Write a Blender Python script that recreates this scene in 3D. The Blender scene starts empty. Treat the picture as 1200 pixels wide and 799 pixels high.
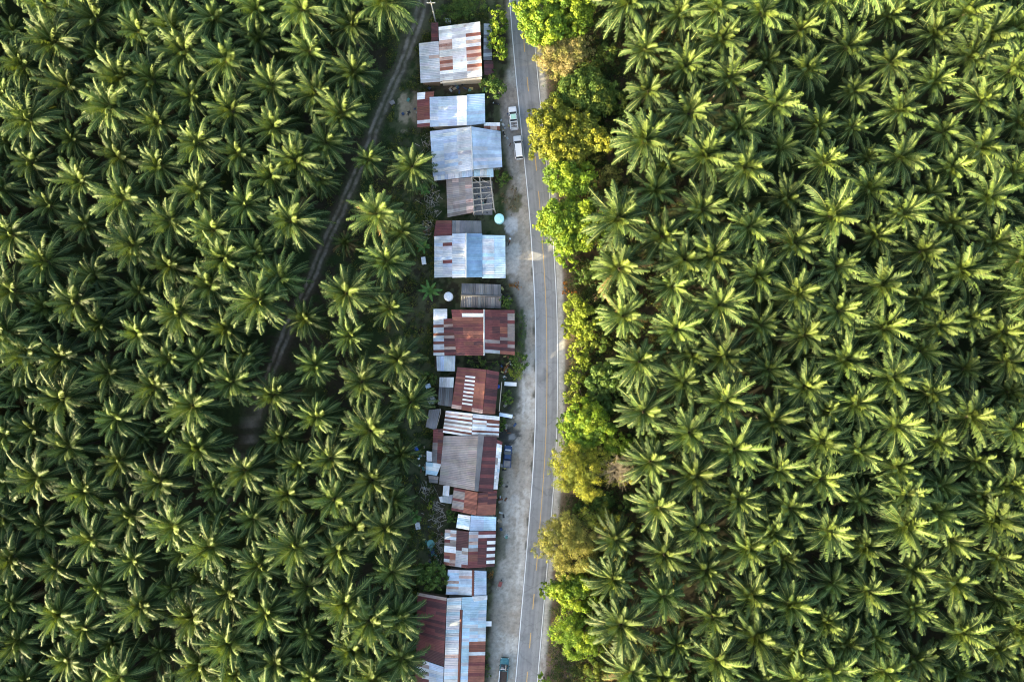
import bpy, math, random
import numpy as np
from mathutils import Vector

SC = bpy.context.scene
COL = SC.collection
random.seed(11)
RNG = np.random.default_rng(11)
S = 0.19            # metres per photo pixel on the ground
CAM_H = 152.0       # drone height
R = math.radians

def W(px, py, z=0.0):
    """photo pixel (1200 wide) -> point at height z under the drone"""
    k = S * (CAM_H - z) / CAM_H
    return Vector(((px - 600.0) * k, (399.5 - py) * k, z))

def PX(x, y, z=0.0):
    k = S * (CAM_H - z) / CAM_H
    return 600 + x / k, 399.5 - y / k

# ------------------------------------------------------------------ noise
def vnoise(x, y, seed=0):
    xi = np.floor(x).astype(np.int64); yi = np.floor(y).astype(np.int64)
    xf = x - xi; yf = y - yi
    def h(a, b):
        n = (a * 374761393 + b * 668265263 + seed * 1442695041) & 0x7fffffff
        n = ((n ^ (n >> 13)) * 1274126177) & 0x7fffffff
        return ((n ^ (n >> 16)) & 0xffff) / 65535.0
    u = xf * xf * (3 - 2 * xf); v = yf * yf * (3 - 2 * yf)
    return (h(xi, yi) * (1 - u) + h(xi + 1, yi) * u) * (1 - v) + (h(xi, yi + 1) * (1 - u) + h(xi + 1, yi + 1) * u) * v

def fbm(x, y, seed=0, o=4):
    s = 0; a = 0.5; t = 0
    for i in range(o):
        s = s + a * vnoise(x * 2 ** i, y * 2 ** i, seed + i); t += a; a *= 0.55
    return s / t

# ------------------------------------------------------------------ materials
def nodes_of(name):
    m = bpy.data.materials.new(name); m.use_nodes = True
    nt = m.node_tree; nt.nodes.clear()
    return m, nt, nt.nodes, nt.links

def principled(nd, **kw):
    p = nd.new('ShaderNodeBsdfPrincipled')
    for k, v in kw.items(): p.inputs[k].default_value = v
    return p

def mat_plain(name, rgb, rough=0.7, metal=0.0, var=0.25, scale=3.0, spec=0.4, bump=0.0):
    m, nt, nd, ln = nodes_of(name)
    out = nd.new('ShaderNodeOutputMaterial')
    p = principled(nd, Roughness=rough, Metallic=metal); p.inputs['Specular IOR Level'].default_value = spec
    tc = nd.new('ShaderNodeTexCoord'); n = nd.new('ShaderNodeTexNoise')
    n.inputs['Scale'].default_value = scale; n.inputs['Detail'].default_value = 5
    ln.new(tc.outputs['Object'], n.inputs['Vector'])
    r = nd.new('ShaderNodeMapRange'); r.inputs['To Min'].default_value = 1 - var; r.inputs['To Max'].default_value = 1 + var
    ln.new(n.outputs['Fac'], r.inputs['Value'])
    mx = nd.new('ShaderNodeMix'); mx.data_type = 'RGBA'; mx.blend_type = 'MULTIPLY'; mx.inputs[0].default_value = 1
    mx.inputs[6].default_value = (*rgb, 1); ln.new(r.outputs[0], mx.inputs[7])
    ln.new(mx.outputs[2], p.inputs['Base Color'])
    if bump:
        b = nd.new('ShaderNodeBump'); b.inputs['Strength'].default_value = bump; b.inputs['Distance'].default_value = 0.05
        ln.new(n.outputs['Fac'], b.inputs['Height']); ln.new(b.outputs[0], p.inputs['Normal'])
    ln.new(p.outputs[0], out.inputs['Surface'])
    return m

def mat_leaf(name, rough=0.5, trans=0.25, rand=0.25, spec=0.35, tcol=(1.25, 1.15, 0.5)):
    m, nt, nd, ln = nodes_of(name)
    out = nd.new('ShaderNodeOutputMaterial')
    a = nd.new('ShaderNodeAttribute'); a.attribute_name = 'col'
    oi = nd.new('ShaderNodeObjectInfo')
    r = nd.new('ShaderNodeMapRange'); r.inputs['To Min'].default_value = 1 - rand; r.inputs['To Max'].default_value = 1 + rand
    ln.new(oi.outputs['Random'], r.inputs['Value'])
    mx = nd.new('ShaderNodeMix'); mx.data_type = 'RGBA'; mx.blend_type = 'MULTIPLY'; mx.inputs[0].default_value = 1
    ln.new(a.outputs['Color'], mx.inputs[6]); ln.new(r.outputs[0], mx.inputs[7])
    p = principled(nd, Roughness=rough); p.inputs['Specular IOR Level'].default_value = spec
    ln.new(mx.outputs[2], p.inputs['Base Color'])
    t = nd.new('ShaderNodeBsdfTranslucent')
    m2 = nd.new('ShaderNodeMix'); m2.data_type = 'RGBA'; m2.blend_type = 'MULTIPLY'; m2.inputs[0].default_value = 1
    ln.new(mx.outputs[2], m2.inputs[6]); m2.inputs[7].default_value = (*tcol, 1)
    ln.new(m2.outputs[2], t.inputs['Color'])
    ms = nd.new('ShaderNodeMixShader'); ms.inputs[0].default_value = trans
    ln.new(p.outputs[0], ms.inputs[1]); ln.new(t.outputs[0], ms.inputs[2])
    ln.new(ms.outputs[0], out.inputs['Surface'])
    return m

def mat_tin():
    """corrugated roof sheets: per-sheet paint in 'col', per-sheet rust amount in its alpha"""
    m, nt, nd, ln = nodes_of('tin_sheet')
    out = nd.new('ShaderNodeOutputMaterial')
    a = nd.new('ShaderNodeAttribute'); a.attribute_name = 'col'
    uv = nd.new('ShaderNodeUVMap'); uv.uv_map = 'uv'
    mp = nd.new('ShaderNodeMapping'); mp.inputs['Scale'].default_value = (3.2, 0.28, 1)
    ln.new(uv.outputs[0], mp.inputs['Vector'])
    n1 = nd.new('ShaderNodeTexNoise'); n1.inputs['Scale'].default_value = 1.0; n1.inputs['Detail'].default_value = 6; n1.inputs['Roughness'].default_value = 0.65
    ln.new(mp.outputs[0], n1.inputs['Vector'])
    n2 = nd.new('ShaderNodeTexNoise'); n2.inputs['Scale'].default_value = 0.45; n2.inputs['Detail'].default_value = 7; n2.inputs['Roughness'].default_value = 0.7
    ln.new(uv.outputs[0], n2.inputs['Vector'])
    mm = nd.new('ShaderNodeMath'); mm.operation = 'MULTIPLY_ADD'; mm.inputs[1].default_value = 0.5
    ln.new(n1.outputs['Fac'], mm.inputs[0])
    h = nd.new('ShaderNodeMath'); h.operation = 'MULTIPLY'; h.inputs[1].default_value = 0.62
    ln.new(n2.outputs['Fac'], h.inputs[0]); ln.new(h.outputs[0], mm.inputs[2])
    # rust mask = smoothstep(noise + rust)
    ad = nd.new('ShaderNodeMath'); ad.operation = 'ADD'
    ln.new(mm.outputs[0], ad.inputs[0]); ln.new(a.outputs['Alpha'], ad.inputs[1])
    mk = nd.new('ShaderNodeMapRange'); mk.interpolation_type = 'SMOOTHSTEP'
    mk.inputs['From Min'].default_value = 0.68; mk.inputs['From Max'].default_value = 0.90
    ln.new(ad.outputs[0], mk.inputs['Value'])
    cr = nd.new('ShaderNodeValToRGB'); cr.color_ramp.elements[0].position = 0.35; cr.color_ramp.elements[1].position = 0.65
    cr.color_ramp.elements[0].color = (0.075, 0.026, 0.02, 1); cr.color_ramp.elements[1].color = (0.21, 0.078, 0.05, 1)
    ln.new(n1.outputs['Fac'], cr.inputs[0])
    v = nd.new('ShaderNodeMapRange'); v.inputs['To Min'].default_value = 0.72; v.inputs['To Max'].default_value = 1.28
    v.inputs['From Min'].default_value = 0.25; v.inputs['From Max'].default_value = 0.75
    ln.new(mm.outputs[0], v.inputs['Value'])
    mx = nd.new('ShaderNodeMix'); mx.data_type = 'RGBA'; mx.blend_type = 'MULTIPLY'; mx.inputs[0].default_value = 1
    ln.new(a.outputs['Color'], mx.inputs[6]); ln.new(v.outputs[0], mx.inputs[7])
    n4 = nd.new('ShaderNodeTexNoise'); n4.inputs['Scale'].default_value = 0.22; n4.inputs['Detail'].default_value = 8; n4.inputs['Roughness'].default_value = 0.62; n4.inputs['Distortion'].default_value = 0.6
    ln.new(uv.outputs[0], n4.inputs['Vector'])
    r4 = nd.new('ShaderNodeMapRange'); r4.inputs['From Min'].default_value = 0.32; r4.inputs['From Max'].default_value = 0.62; r4.inputs['To Min'].default_value = 0.62; r4.inputs['To Max'].default_value = 1.08
    ln.new(n4.outputs['Fac'], r4.inputs['Value'])
    mw = nd.new('ShaderNodeMix'); mw.data_type = 'RGBA'; mw.blend_type = 'MULTIPLY'; mw.inputs[0].default_value = 1
    ln.new(mx.outputs[2], mw.inputs[6]); ln.new(r4.outputs[0], mw.inputs[7]); mx = mw
    m2 = nd.new('ShaderNodeMix'); m2.data_type = 'RGBA'
    ln.new(mk.outputs[0], m2.inputs[0]); ln.new(mx.outputs[2], m2.inputs[6]); ln.new(cr.outputs[0], m2.inputs[7])
    p = principled(nd); p.inputs['Specular IOR Level'].default_value = 0.5
    ln.new(m2.outputs[2], p.inputs['Base Color'])
    ro = nd.new('ShaderNodeMapRange'); ro.inputs['To Min'].default_value = 0.42; ro.inputs['To Max'].default_value = 0.9
    ln.new(mk.outputs[0], ro.inputs['Value']); ln.new(ro.outputs[0], p.inputs['Roughness'])
    me = nd.new('ShaderNodeMapRange'); me.inputs['To Min'].default_value = 0.35; me.inputs['To Max'].default_value = 0.0
    ln.new(mk.outputs[0], me.inputs['Value']); ln.new(me.outputs[0], p.inputs['Metallic'])
    ln.new(p.outputs[0], out.inputs['Surface'])
    return m

def mat_ground():
    m, nt, nd, ln = nodes_of('ground')
    out = nd.new('ShaderNodeOutputMaterial')
    a = nd.new('ShaderNodeAttribute'); a.attribute_name = 'col'
    tc = nd.new('ShaderNodeTexCoord')
    n1 = nd.new('ShaderNodeTexNoise'); n1.inputs['Scale'].default_value = 1.3; n1.inputs['Detail'].default_value = 8; n1.inputs['Roughness'].default_value = 0.7
    ln.new(tc.outputs['Object'], n1.inputs['Vector'])
    r = nd.new('ShaderNodeMapRange'); r.inputs['From Min'].default_value = 0.3; r.inputs['From Max'].default_value = 0.7
    r.inputs['To Min'].default_value = 0.74; r.inputs['To Max'].default_value = 1.26
    ln.new(n1.outputs['Fac'], r.inputs['Value'])
    mx = nd.new('ShaderNodeMix'); mx.data_type = 'RGBA'; mx.blend_type = 'MULTIPLY'; mx.inputs[0].default_value = 1
    ln.new(a.outputs['Color'], mx.inputs[6]); ln.new(r.outputs[0], mx.inputs[7])
    p = principled(nd, Roughness=0.95); p.inputs['Specular IOR Level'].default_value = 0.2
    ln.new(mx.outputs[2], p.inputs['Base Color'])
    b = nd.new('ShaderNodeBump'); b.inputs['Strength'].default_value = 0.6; b.inputs['Distance'].default_value = 0.12
    ln.new(n1.outputs['Fac'], b.inputs['Height']); ln.new(b.outputs[0], p.inputs['Normal'])
    ln.new(p.outputs[0], out.inputs['Surface'])
    return m

def mat_asphalt():
    m, nt, nd, ln = nodes_of('asphalt')
    out = nd.new('ShaderNodeOutputMaterial')
    uv = nd.new('ShaderNodeUVMap'); uv.uv_map = 'uv'     # u across (m), v along (m)
    mp = nd.new('ShaderNodeMapping'); mp.inputs['Scale'].default_value = (1.6, 0.03, 1)
    ln.new(uv.outputs[0], mp.inputs['Vector'])
    n1 = nd.new('ShaderNodeTexNoise'); n1.inputs['Scale'].default_value = 1.0; n1.inputs['Detail'].default_value = 4
    ln.new(mp.outputs[0], n1.inputs['Vector'])
    n2 = nd.new('ShaderNodeTexNoise'); n2.inputs['Scale'].default_value = 0.35; n2.inputs['Detail'].default_value = 9; n2.inputs['Roughness'].default_value = 0.72
    ln.new(uv.outputs[0], n2.inputs['Vector'])
    ad = nd.new('ShaderNodeMath'); ad.operation = 'ADD'; ln.new(n1.outputs['Fac'], ad.inputs[0]); ln.new(n2.outputs['Fac'], ad.inputs[1])
    cr = nd.new('ShaderNodeValToRGB'); cr.color_ramp.elements[0].position = 0.7; cr.color_ramp.elements[1].position = 1.3
    cr.color_ramp.elements[0].position = 0.38; cr.color_ramp.elements[1].position = 0.62
    cr.color_ramp.elements[0].color = (0.205, 0.207, 0.21, 1); cr.color_ramp.elements[1].color = (0.30, 0.30, 0.298, 1)
    hf = nd.new('ShaderNodeMath'); hf.operation = 'MULTIPLY'; hf.inputs[1].default_value = 0.5
    ln.new(ad.outputs[0], hf.inputs[0]); ln.new(hf.outputs[0], cr.inputs[0])
    n3 = nd.new('ShaderNodeTexNoise'); n3.inputs['Scale'].default_value = 0.16; n3.inputs['Detail'].default_value = 6; n3.inputs['Roughness'].default_value = 0.6
    ln.new(uv.outputs[0], n3.inputs['Vector'])
    r3 = nd.new('ShaderNodeMapRange'); r3.inputs['From Min'].default_value = 0.56; r3.inputs['From Max'].default_value = 0.66; r3.inputs['To Min'].default_value = 1.0; r3.inputs['To Max'].default_value = 0.74
    ln.new(n3.outputs['Fac'], r3.inputs['Value'])
    vo = nd.new('ShaderNodeTexVoronoi'); vo.feature = 'DISTANCE_TO_EDGE'; vo.inputs['Scale'].default_value = 0.22
    wv = nd.new('ShaderNodeVectorMath'); wv.operation = 'MULTIPLY_ADD'; wv.inputs[1].default_value = (2.5, 2.5, 0)
    ln.new(n2.outputs['Color'], wv.inputs[0]); ln.new(uv.outputs[0], wv.inputs[2]); ln.new(wv.outputs[0], vo.inputs['Vector'])
    r4 = nd.new('ShaderNodeMapRange'); r4.inputs['From Min'].default_value = 0.0; r4.inputs['From Max'].default_value = 0.02; r4.inputs['To Min'].default_value = 0.8; r4.inputs['To Max'].default_value = 1.0
    ln.new(vo.outputs['Distance'], r4.inputs['Value'])
    m34 = nd.new('ShaderNodeMath'); m34.operation = 'MULTIPLY'; ln.new(r3.outputs[0], m34.inputs[0]); ln.new(r4.outputs[0], m34.inputs[1])
    mxs = nd.new('ShaderNodeMix'); mxs.data_type = 'RGBA'; mxs.blend_type = 'MULTIPLY'; mxs.inputs[0].default_value = 1
    ln.new(cr.outputs[0], mxs.inputs[6]); ln.new(m34.outputs[0], mxs.inputs[7])
    p = principled(nd, Roughness=0.85); p.inputs['Specular IOR Level'].default_value = 0.3
    ln.new(mxs.outputs[2], p.inputs['Base Color']); ln.new(p.outputs[0], out.inputs['Surface'])
    return m

def mat_paint(name, rgb, worn=(0.27, 0.265, 0.25), amount=0.45):
    m, nt, nd, ln = nodes_of(name)
    out = nd.new('ShaderNodeOutputMaterial'); tc = nd.new('ShaderNodeTexCoord')
    n = nd.new('ShaderNodeTexNoise'); n.inputs['Scale'].default_value = 1.8; n.inputs['Detail'].default_value = 8; n.inputs['Roughness'].default_value = 0.75
    ln.new(tc.outputs['Object'], n.inputs['Vector'])
    r = nd.new('ShaderNodeMapRange'); r.inputs['From Min'].default_value = amount - 0.05; r.inputs['From Max'].default_value = amount + 0.1
    ln.new(n.outputs['Fac'], r.inputs['Value'])
    mx = nd.new('ShaderNodeMix'); mx.data_type = 'RGBA'
    ln.new(r.outputs[0], mx.inputs[0]); mx.inputs[6].default_value = (*worn, 1); mx.inputs[7].default_value = (*rgb, 1)
    p = principled(nd, Roughness=0.7); ln.new(mx.outputs[2], p.inputs['Base Color']); ln.new(p.outputs[0], out.inputs['Surface'])
    return m

M = dict(
    palm=mat_leaf('palm_leaf', rough=0.58, trans=0.15, rand=0.28, spec=0.22),
    leaf=mat_leaf('tree_leaf', rough=0.6, trans=0.3, rand=0.05, spec=0.25),
    herb=mat_leaf('herb_leaf', rough=0.7, trans=0.2, rand=0.0, spec=0.2),
    bark=mat_plain('bark', (0.11, 0.085, 0.06), 0.95, var=0.4, scale=4, bump=0.4),
    palmtrunk=mat_plain('palm_trunk', (0.085, 0.068, 0.05), 0.95, var=0.5, scale=5, bump=0.6),
    twig=mat_plain('bare_twig', (0.19, 0.16, 0.11), 0.9, var=0.3, scale=3),
    tin=mat_tin(), ground=mat_ground(), asphalt=mat_asphalt(),
    white_line=mat_paint('white_line_paint', (0.82, 0.82, 0.80), amount=0.30),
    yellow_line=mat_paint('yellow_line_paint', (0.60, 0.39, 0.14), amount=0.36),
    plaster=mat_plain('plaster', (0.42, 0.40, 0.36), 0.9, var=0.25, scale=1.2),
    cream=mat_plain('cream_plaster', (0.55, 0.48, 0.38), 0.9, var=0.25, scale=1.2),
    timber=mat_plain('timber', (0.20, 0.14, 0.09), 0.85, var=0.4, scale=2.5),
    paletimber=mat_plain('pale_timber', (0.42, 0.37, 0.31), 0.85, var=0.35, scale=3),
    glass=mat_plain('window_glass', (0.03, 0.035, 0.04), 0.08, var=0.05, spec=0.6),
    car_white=mat_plain('white_car_paint', (0.74, 0.75, 0.76), 0.25, var=0.06, scale=1, spec=0.5),
    car_green=mat_plain('pale_green_sheet', (0.36, 0.58, 0.47), 0.6, var=0.2, scale=2),
    car_blue=mat_plain('dark_blue_car_paint', (0.02, 0.05, 0.13), 0.28, var=0.15, scale=1, spec=0.5),
    car_teal=mat_plain('teal_car_paint', (0.06, 0.19, 0.22), 0.35, var=0.2, scale=1, spec=0.5),
    silver=mat_plain('silver_paint', (0.50, 0.51, 0.53), 0.35, metal=0.3, var=0.15, scale=2),
    dark=mat_plain('dark_plastic', (0.022, 0.022, 0.024), 0.6, var=0.2),
    rubber=mat_plain('tyre_rubber', (0.018, 0.018, 0.018), 0.85, var=0.2),
    bedgrey=mat_plain('worn_load_bed', (0.24, 0.22, 0.21), 0.8, var=0.35, scale=2),
    brownbed=mat_plain('brown_load_bed', (0.045, 0.032, 0.028), 0.85, var=0.35, scale=2),
    lamp=mat_plain('lamp_lens', (0.75, 0.75, 0.72), 0.15, var=0.05),
    redlamp=mat_plain('rear_lamp_lens', (0.4, 0.02, 0.02), 0.2, var=0.05),
    turquoise=mat_plain('turquoise_plastic', (0.50, 0.86, 0.84), 0.45, var=0.12, scale=1.5),
    tankwhite=mat_plain('white_plastic', (0.78, 0.80, 0.82), 0.45, var=0.08, scale=1.5),
    bluep=mat_plain('blue_plastic', (0.02, 0.08, 0.42), 0.5, var=0.2, scale=2),
    tealbasin=mat_plain('teal_plastic', (0.13, 0.32, 0.30), 0.5, var=0.2, scale=2),
    redp=mat_plain('faded_red_paint', (0.22, 0.06, 0.05), 0.55, var=0.25, scale=3),
    terracotta=mat_plain('brown_red_paint', (0.34, 0.13, 0.08), 0.55, var=0.25, scale=3),
    concrete=mat_plain('concrete', (0.40, 0.39, 0.37), 0.9, var=0.15, scale=1.5),
    white=mat_plain('white_sheet', (0.76, 0.76, 0.75), 0.55, var=0.1, scale=1.5),
    skysheet=mat_plain('pale_blue_sheet', (0.50, 0.62, 0.74), 0.5, var=0.2, scale=1.5),
    greycloth=mat_plain('grey_cloth', (0.20, 0.19, 0.20), 0.9, var=0.2, scale=2),
)

# ------------------------------------------------------------------ object helpers
def link(o, parent=None):
    COL.objects.link(o)
    if parent: o.parent = parent
    return o

def tag(o, label=None, cat=None, group=None, kind=None):
    if label: o['label'] = label
    if cat: o['category'] = cat
    if group: o['group'] = group
    if kind: o['kind'] = kind
    return o

def thing(name, label, cat, loc, rz=0, group=None):
    o = bpy.data.objects.new(name, None); o.empty_display_size = 0.5
    o.location = loc; o.rotation_euler = (0, 0, rz)
    link(o); return tag(o, label, cat, group)

def mesh_np(name, verts, faces, mat, cols=None, smooth=False, uvs=None):
    """verts (n,3); faces (m,4) quads array or list of lists; cols (m,4) per face"""
    me = bpy.data.meshes.new(name)
    if isinstance(faces, np.ndarray):
        k = faces.shape[1]
        me.vertices.add(len(verts)); me.vertices.foreach_set('co', np.asarray(verts, np.float32).ravel())
        me.loops.add(faces.size); me.loops.foreach_set('vertex_index', faces.astype(np.int32).ravel())
        me.polygons.add(len(faces)); me.polygons.foreach_set('loop_start', np.arange(0, faces.size, k, dtype=np.int32))
        me.update(calc_edges=True)
    else:
        me.from_pydata([tuple(v) for v in verts], [], [list(f) for f in faces])
    if cols is not None:
        at = me.attributes.new('col', 'FLOAT_COLOR', 'FACE')
        at.data.foreach_set('color', np.asarray(cols, np.float32).ravel())
    if uvs is not None:
        l = me.uv_layers.new(name='uv'); l.data.foreach_set('uv', np.asarray(uvs, np.float32).ravel())
    if smooth: me.polygons.foreach_set('use_smooth', [True] * len(me.polygons))
    if mat: me.materials.append(mat)
    me.update()
    return me

def obj(name, me, parent=None):
    return link(bpy.data.objects.new(name, me), parent)

class MB:
    """collects shapes, built as ONE mesh object"""
    def __init__(s): s.v = []; s.f = []
    def add(s, vs, fs):
        n = len(s.v); s.v += [tuple(v) for v in vs]; s.f += [[i + n for i in f] for f in fs]; return s
    def box(s, x0, y0, z0, x1, y1, z1, taper=0.0):
        t = taper
        return s.add([(x0, y0, z0), (x1, y0, z0), (x1, y1, z0), (x0, y1, z0),
                      (x0 + t, y0 + t, z1), (x1 - t, y0 + t, z1), (x1 - t, y1 - t, z1), (x0 + t, y1 - t, z1)],
                     [(3, 2, 1, 0), (4, 5, 6, 7), (0, 1, 5, 4), (1, 2, 6, 5), (2, 3, 7, 6), (3, 0, 4, 7)])
    def tube(s, pts, rad, n=6, cap=True):
        pts = [Vector(p) for p in pts]
        if not isinstance(rad, (list, tuple)): rad = [rad] * len(pts)
        rings = []
        for i, p in enumerate(pts):
            d = (pts[min(i + 1, len(pts) - 1)] - pts[max(i - 1, 0)]).normalized()
            a = d.cross(Vector((0, 0, 1)));
            if a.length < 1e-3: a = d.cross(Vector((0, 1, 0)))
            a.normalize(); b = d.cross(a)
            rings.append([p + (a * math.cos(2 * math.pi * k / n) + b * math.sin(2 * math.pi * k / n)) * rad[i] for k in range(n)])
        vs = [v for r in rings for v in r]; fs = []
        for i in range(len(pts) - 1):
            for k in range(n):
                fs.append((i * n + k, i * n + (k + 1) % n, (i + 1) * n + (k + 1) % n, (i + 1) * n + k))
        if cap: fs += [tuple(range(n))[::-1], tuple((len(pts) - 1) * n + k for k in range(n))]
        return s.add(vs, fs)
    def lathe(s, prof, n=20, c=(0, 0, 0)):
        vs = []; fs = []
        for r, z in prof:
            for k in range(n): vs.append((c[0] + r * math.cos(2 * math.pi * k / n), c[1] + r * math.sin(2 * math.pi * k / n), c[2] + z))
        for i in range(len(prof) - 1):
            for k in range(n): fs.append((i * n + k, i * n + (k + 1) % n, (i + 1) * n + (k + 1) % n, (i + 1) * n + k))
        fs += [tuple(range(n))[::-1], tuple((len(prof) - 1) * n + k for k in range(n))]
        return s.add(vs, fs)
    def prism(s, outline, y0, y1):
        """outline of (x,z) extruded along y"""
        n = len(outline)
        vs = [(x, y0, z) for x, z in outline] + [(x, y1, z) for x, z in outline]
        fs = [tuple(range(n)), tuple(range(2 * n - 1, n - 1, -1))] + [(i, n + i, n + (i + 1) % n, (i + 1) % n) for i in range(n)]
        return s.add(vs, fs)
    def hull(s, rings):
        n = len(rings[0]); vs = [v for r in rings for v in r]; fs = []
        for i in range(len(rings) - 1):
            for k in range(n): fs.append((i * n + k, i * n + (k + 1) % n, (i + 1) * n + (k + 1) % n, (i + 1) * n + k))
        fs += [tuple(range(n))[::-1], tuple((len(rings) - 1) * n + k for k in range(n))]
        return s.add(vs, fs)
    def build(s, name, mat, parent=None, bevel=0.0, smooth=False):
        o = obj(name, mesh_np(name, s.v, s.f, mat, smooth=smooth), parent)
        if bevel:
            b = o.modifiers.new('bevel', 'BEVEL'); b.width = bevel; b.segments = 2; b.limit_method = 'ANGLE'
        return o

# ------------------------------------------------------------------ road geometry
LEFT = [(-260, 570), (-160, 582), (-80, 590), (0, 597.5), (30, 599), (60, 602), (80, 603.5), (100, 605.5), (120, 607.5), (135, 609), (160, 611.5), (188, 614.5), (210, 616.5),
        (250, 620.5), (294, 623.3), (330, 625.5), (360, 627), (400, 627.8), (450, 628), (490, 627.4), (515, 626.6), (540, 625.2), (560, 623.9), (590, 621.6),
        (620, 619.3), (660, 616), (700, 612.5), (740, 609), (780, 605.8), (799, 604), (880, 597), (960, 589), (1060, 578)]
def left_x(py):
    return float(np.interp(py, [a for a, b in LEFT], [b for a, b in LEFT]))
_sm = np.arange(-260, 1060, 4.0)
_lx = np.interp(_sm, [a for a, b in LEFT], [b for a, b in LEFT])
_k = np.ones(13) / 13
_lx = np.convolve(np.pad(_lx, 6, mode='edge'), _k, 'valid')
def Lx(py): return np.interp(py, _sm, _lx)

def ribbon(name, mat, off0, off1, y0, y1, z, label=None, step=4.0, wob=0.0):
    """strip between pixel offsets from the left edge line"""
    ys = np.arange(y0, y1 + 0.1, step); vs = []; fs = []; uvs = []
    for y in ys:
        x = float(Lx(y))
        w = wob * (random.random() - .5)
        vs += [W(x + off0 + w, y, z), W(x + off1 + w, y, z)]
    for i in range(len(ys) - 1):
        fs.append((2 * i, 2 * i + 2, 2 * i + 3, 2 * i + 1))
        a, b = -ys[i] * S, -ys[i + 1] * S
        uvs += [(off0 * S, a), (off0 * S, b), (off1 * S, b), (off1 * S, a)]
    o = obj(name, mesh_np(name, vs, fs, mat, uvs=uvs)); o['kind'] = 'structure'
    if label: o['label'] = label
    return o

ribbon('road', M['asphalt'], -0.8, 26.6, -256, 1050, 0.024)
def lines(name, mat, specs, z):
    mb_v = []; mb_f = []
    for off0, off1, y0, y1 in specs:
        ys = np.linspace(y0, y1, max(2, int((y1 - y0) / 4)))
        n = len(mb_v)
        for y in ys:
            x = float(Lx(y)); mb_v += [W(x + off0, y, z), W(x + off1, y, z)]
        for i in range(len(ys) - 1): mb_f.append((n + 2 * i, n + 2 * i + 2, n + 2 * i + 3, n + 2 * i + 1))
    o = obj(name, mesh_np(name, mb_v, mb_f, mat)); o['kind'] = 'structure'; return o
lines('road_edge_lines', M['white_line'], [(-0.3, 0.55, -256, 1050), (25.2, 25.95, -256, 1050)], 0.029)
dash = [(12.55, 13.6, 44 + 46.4 * k, 61 + 46.4 * k) for k in range(-6, 4)] + [(12.55, 13.6, 650 + 45.5 * k, 668 + 45.5 * k) for k in range(9)]
lines('road_centre_line', M['yellow_line'], dash + [(12.65, 13.45, 224, 638)], 0.029)

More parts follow.
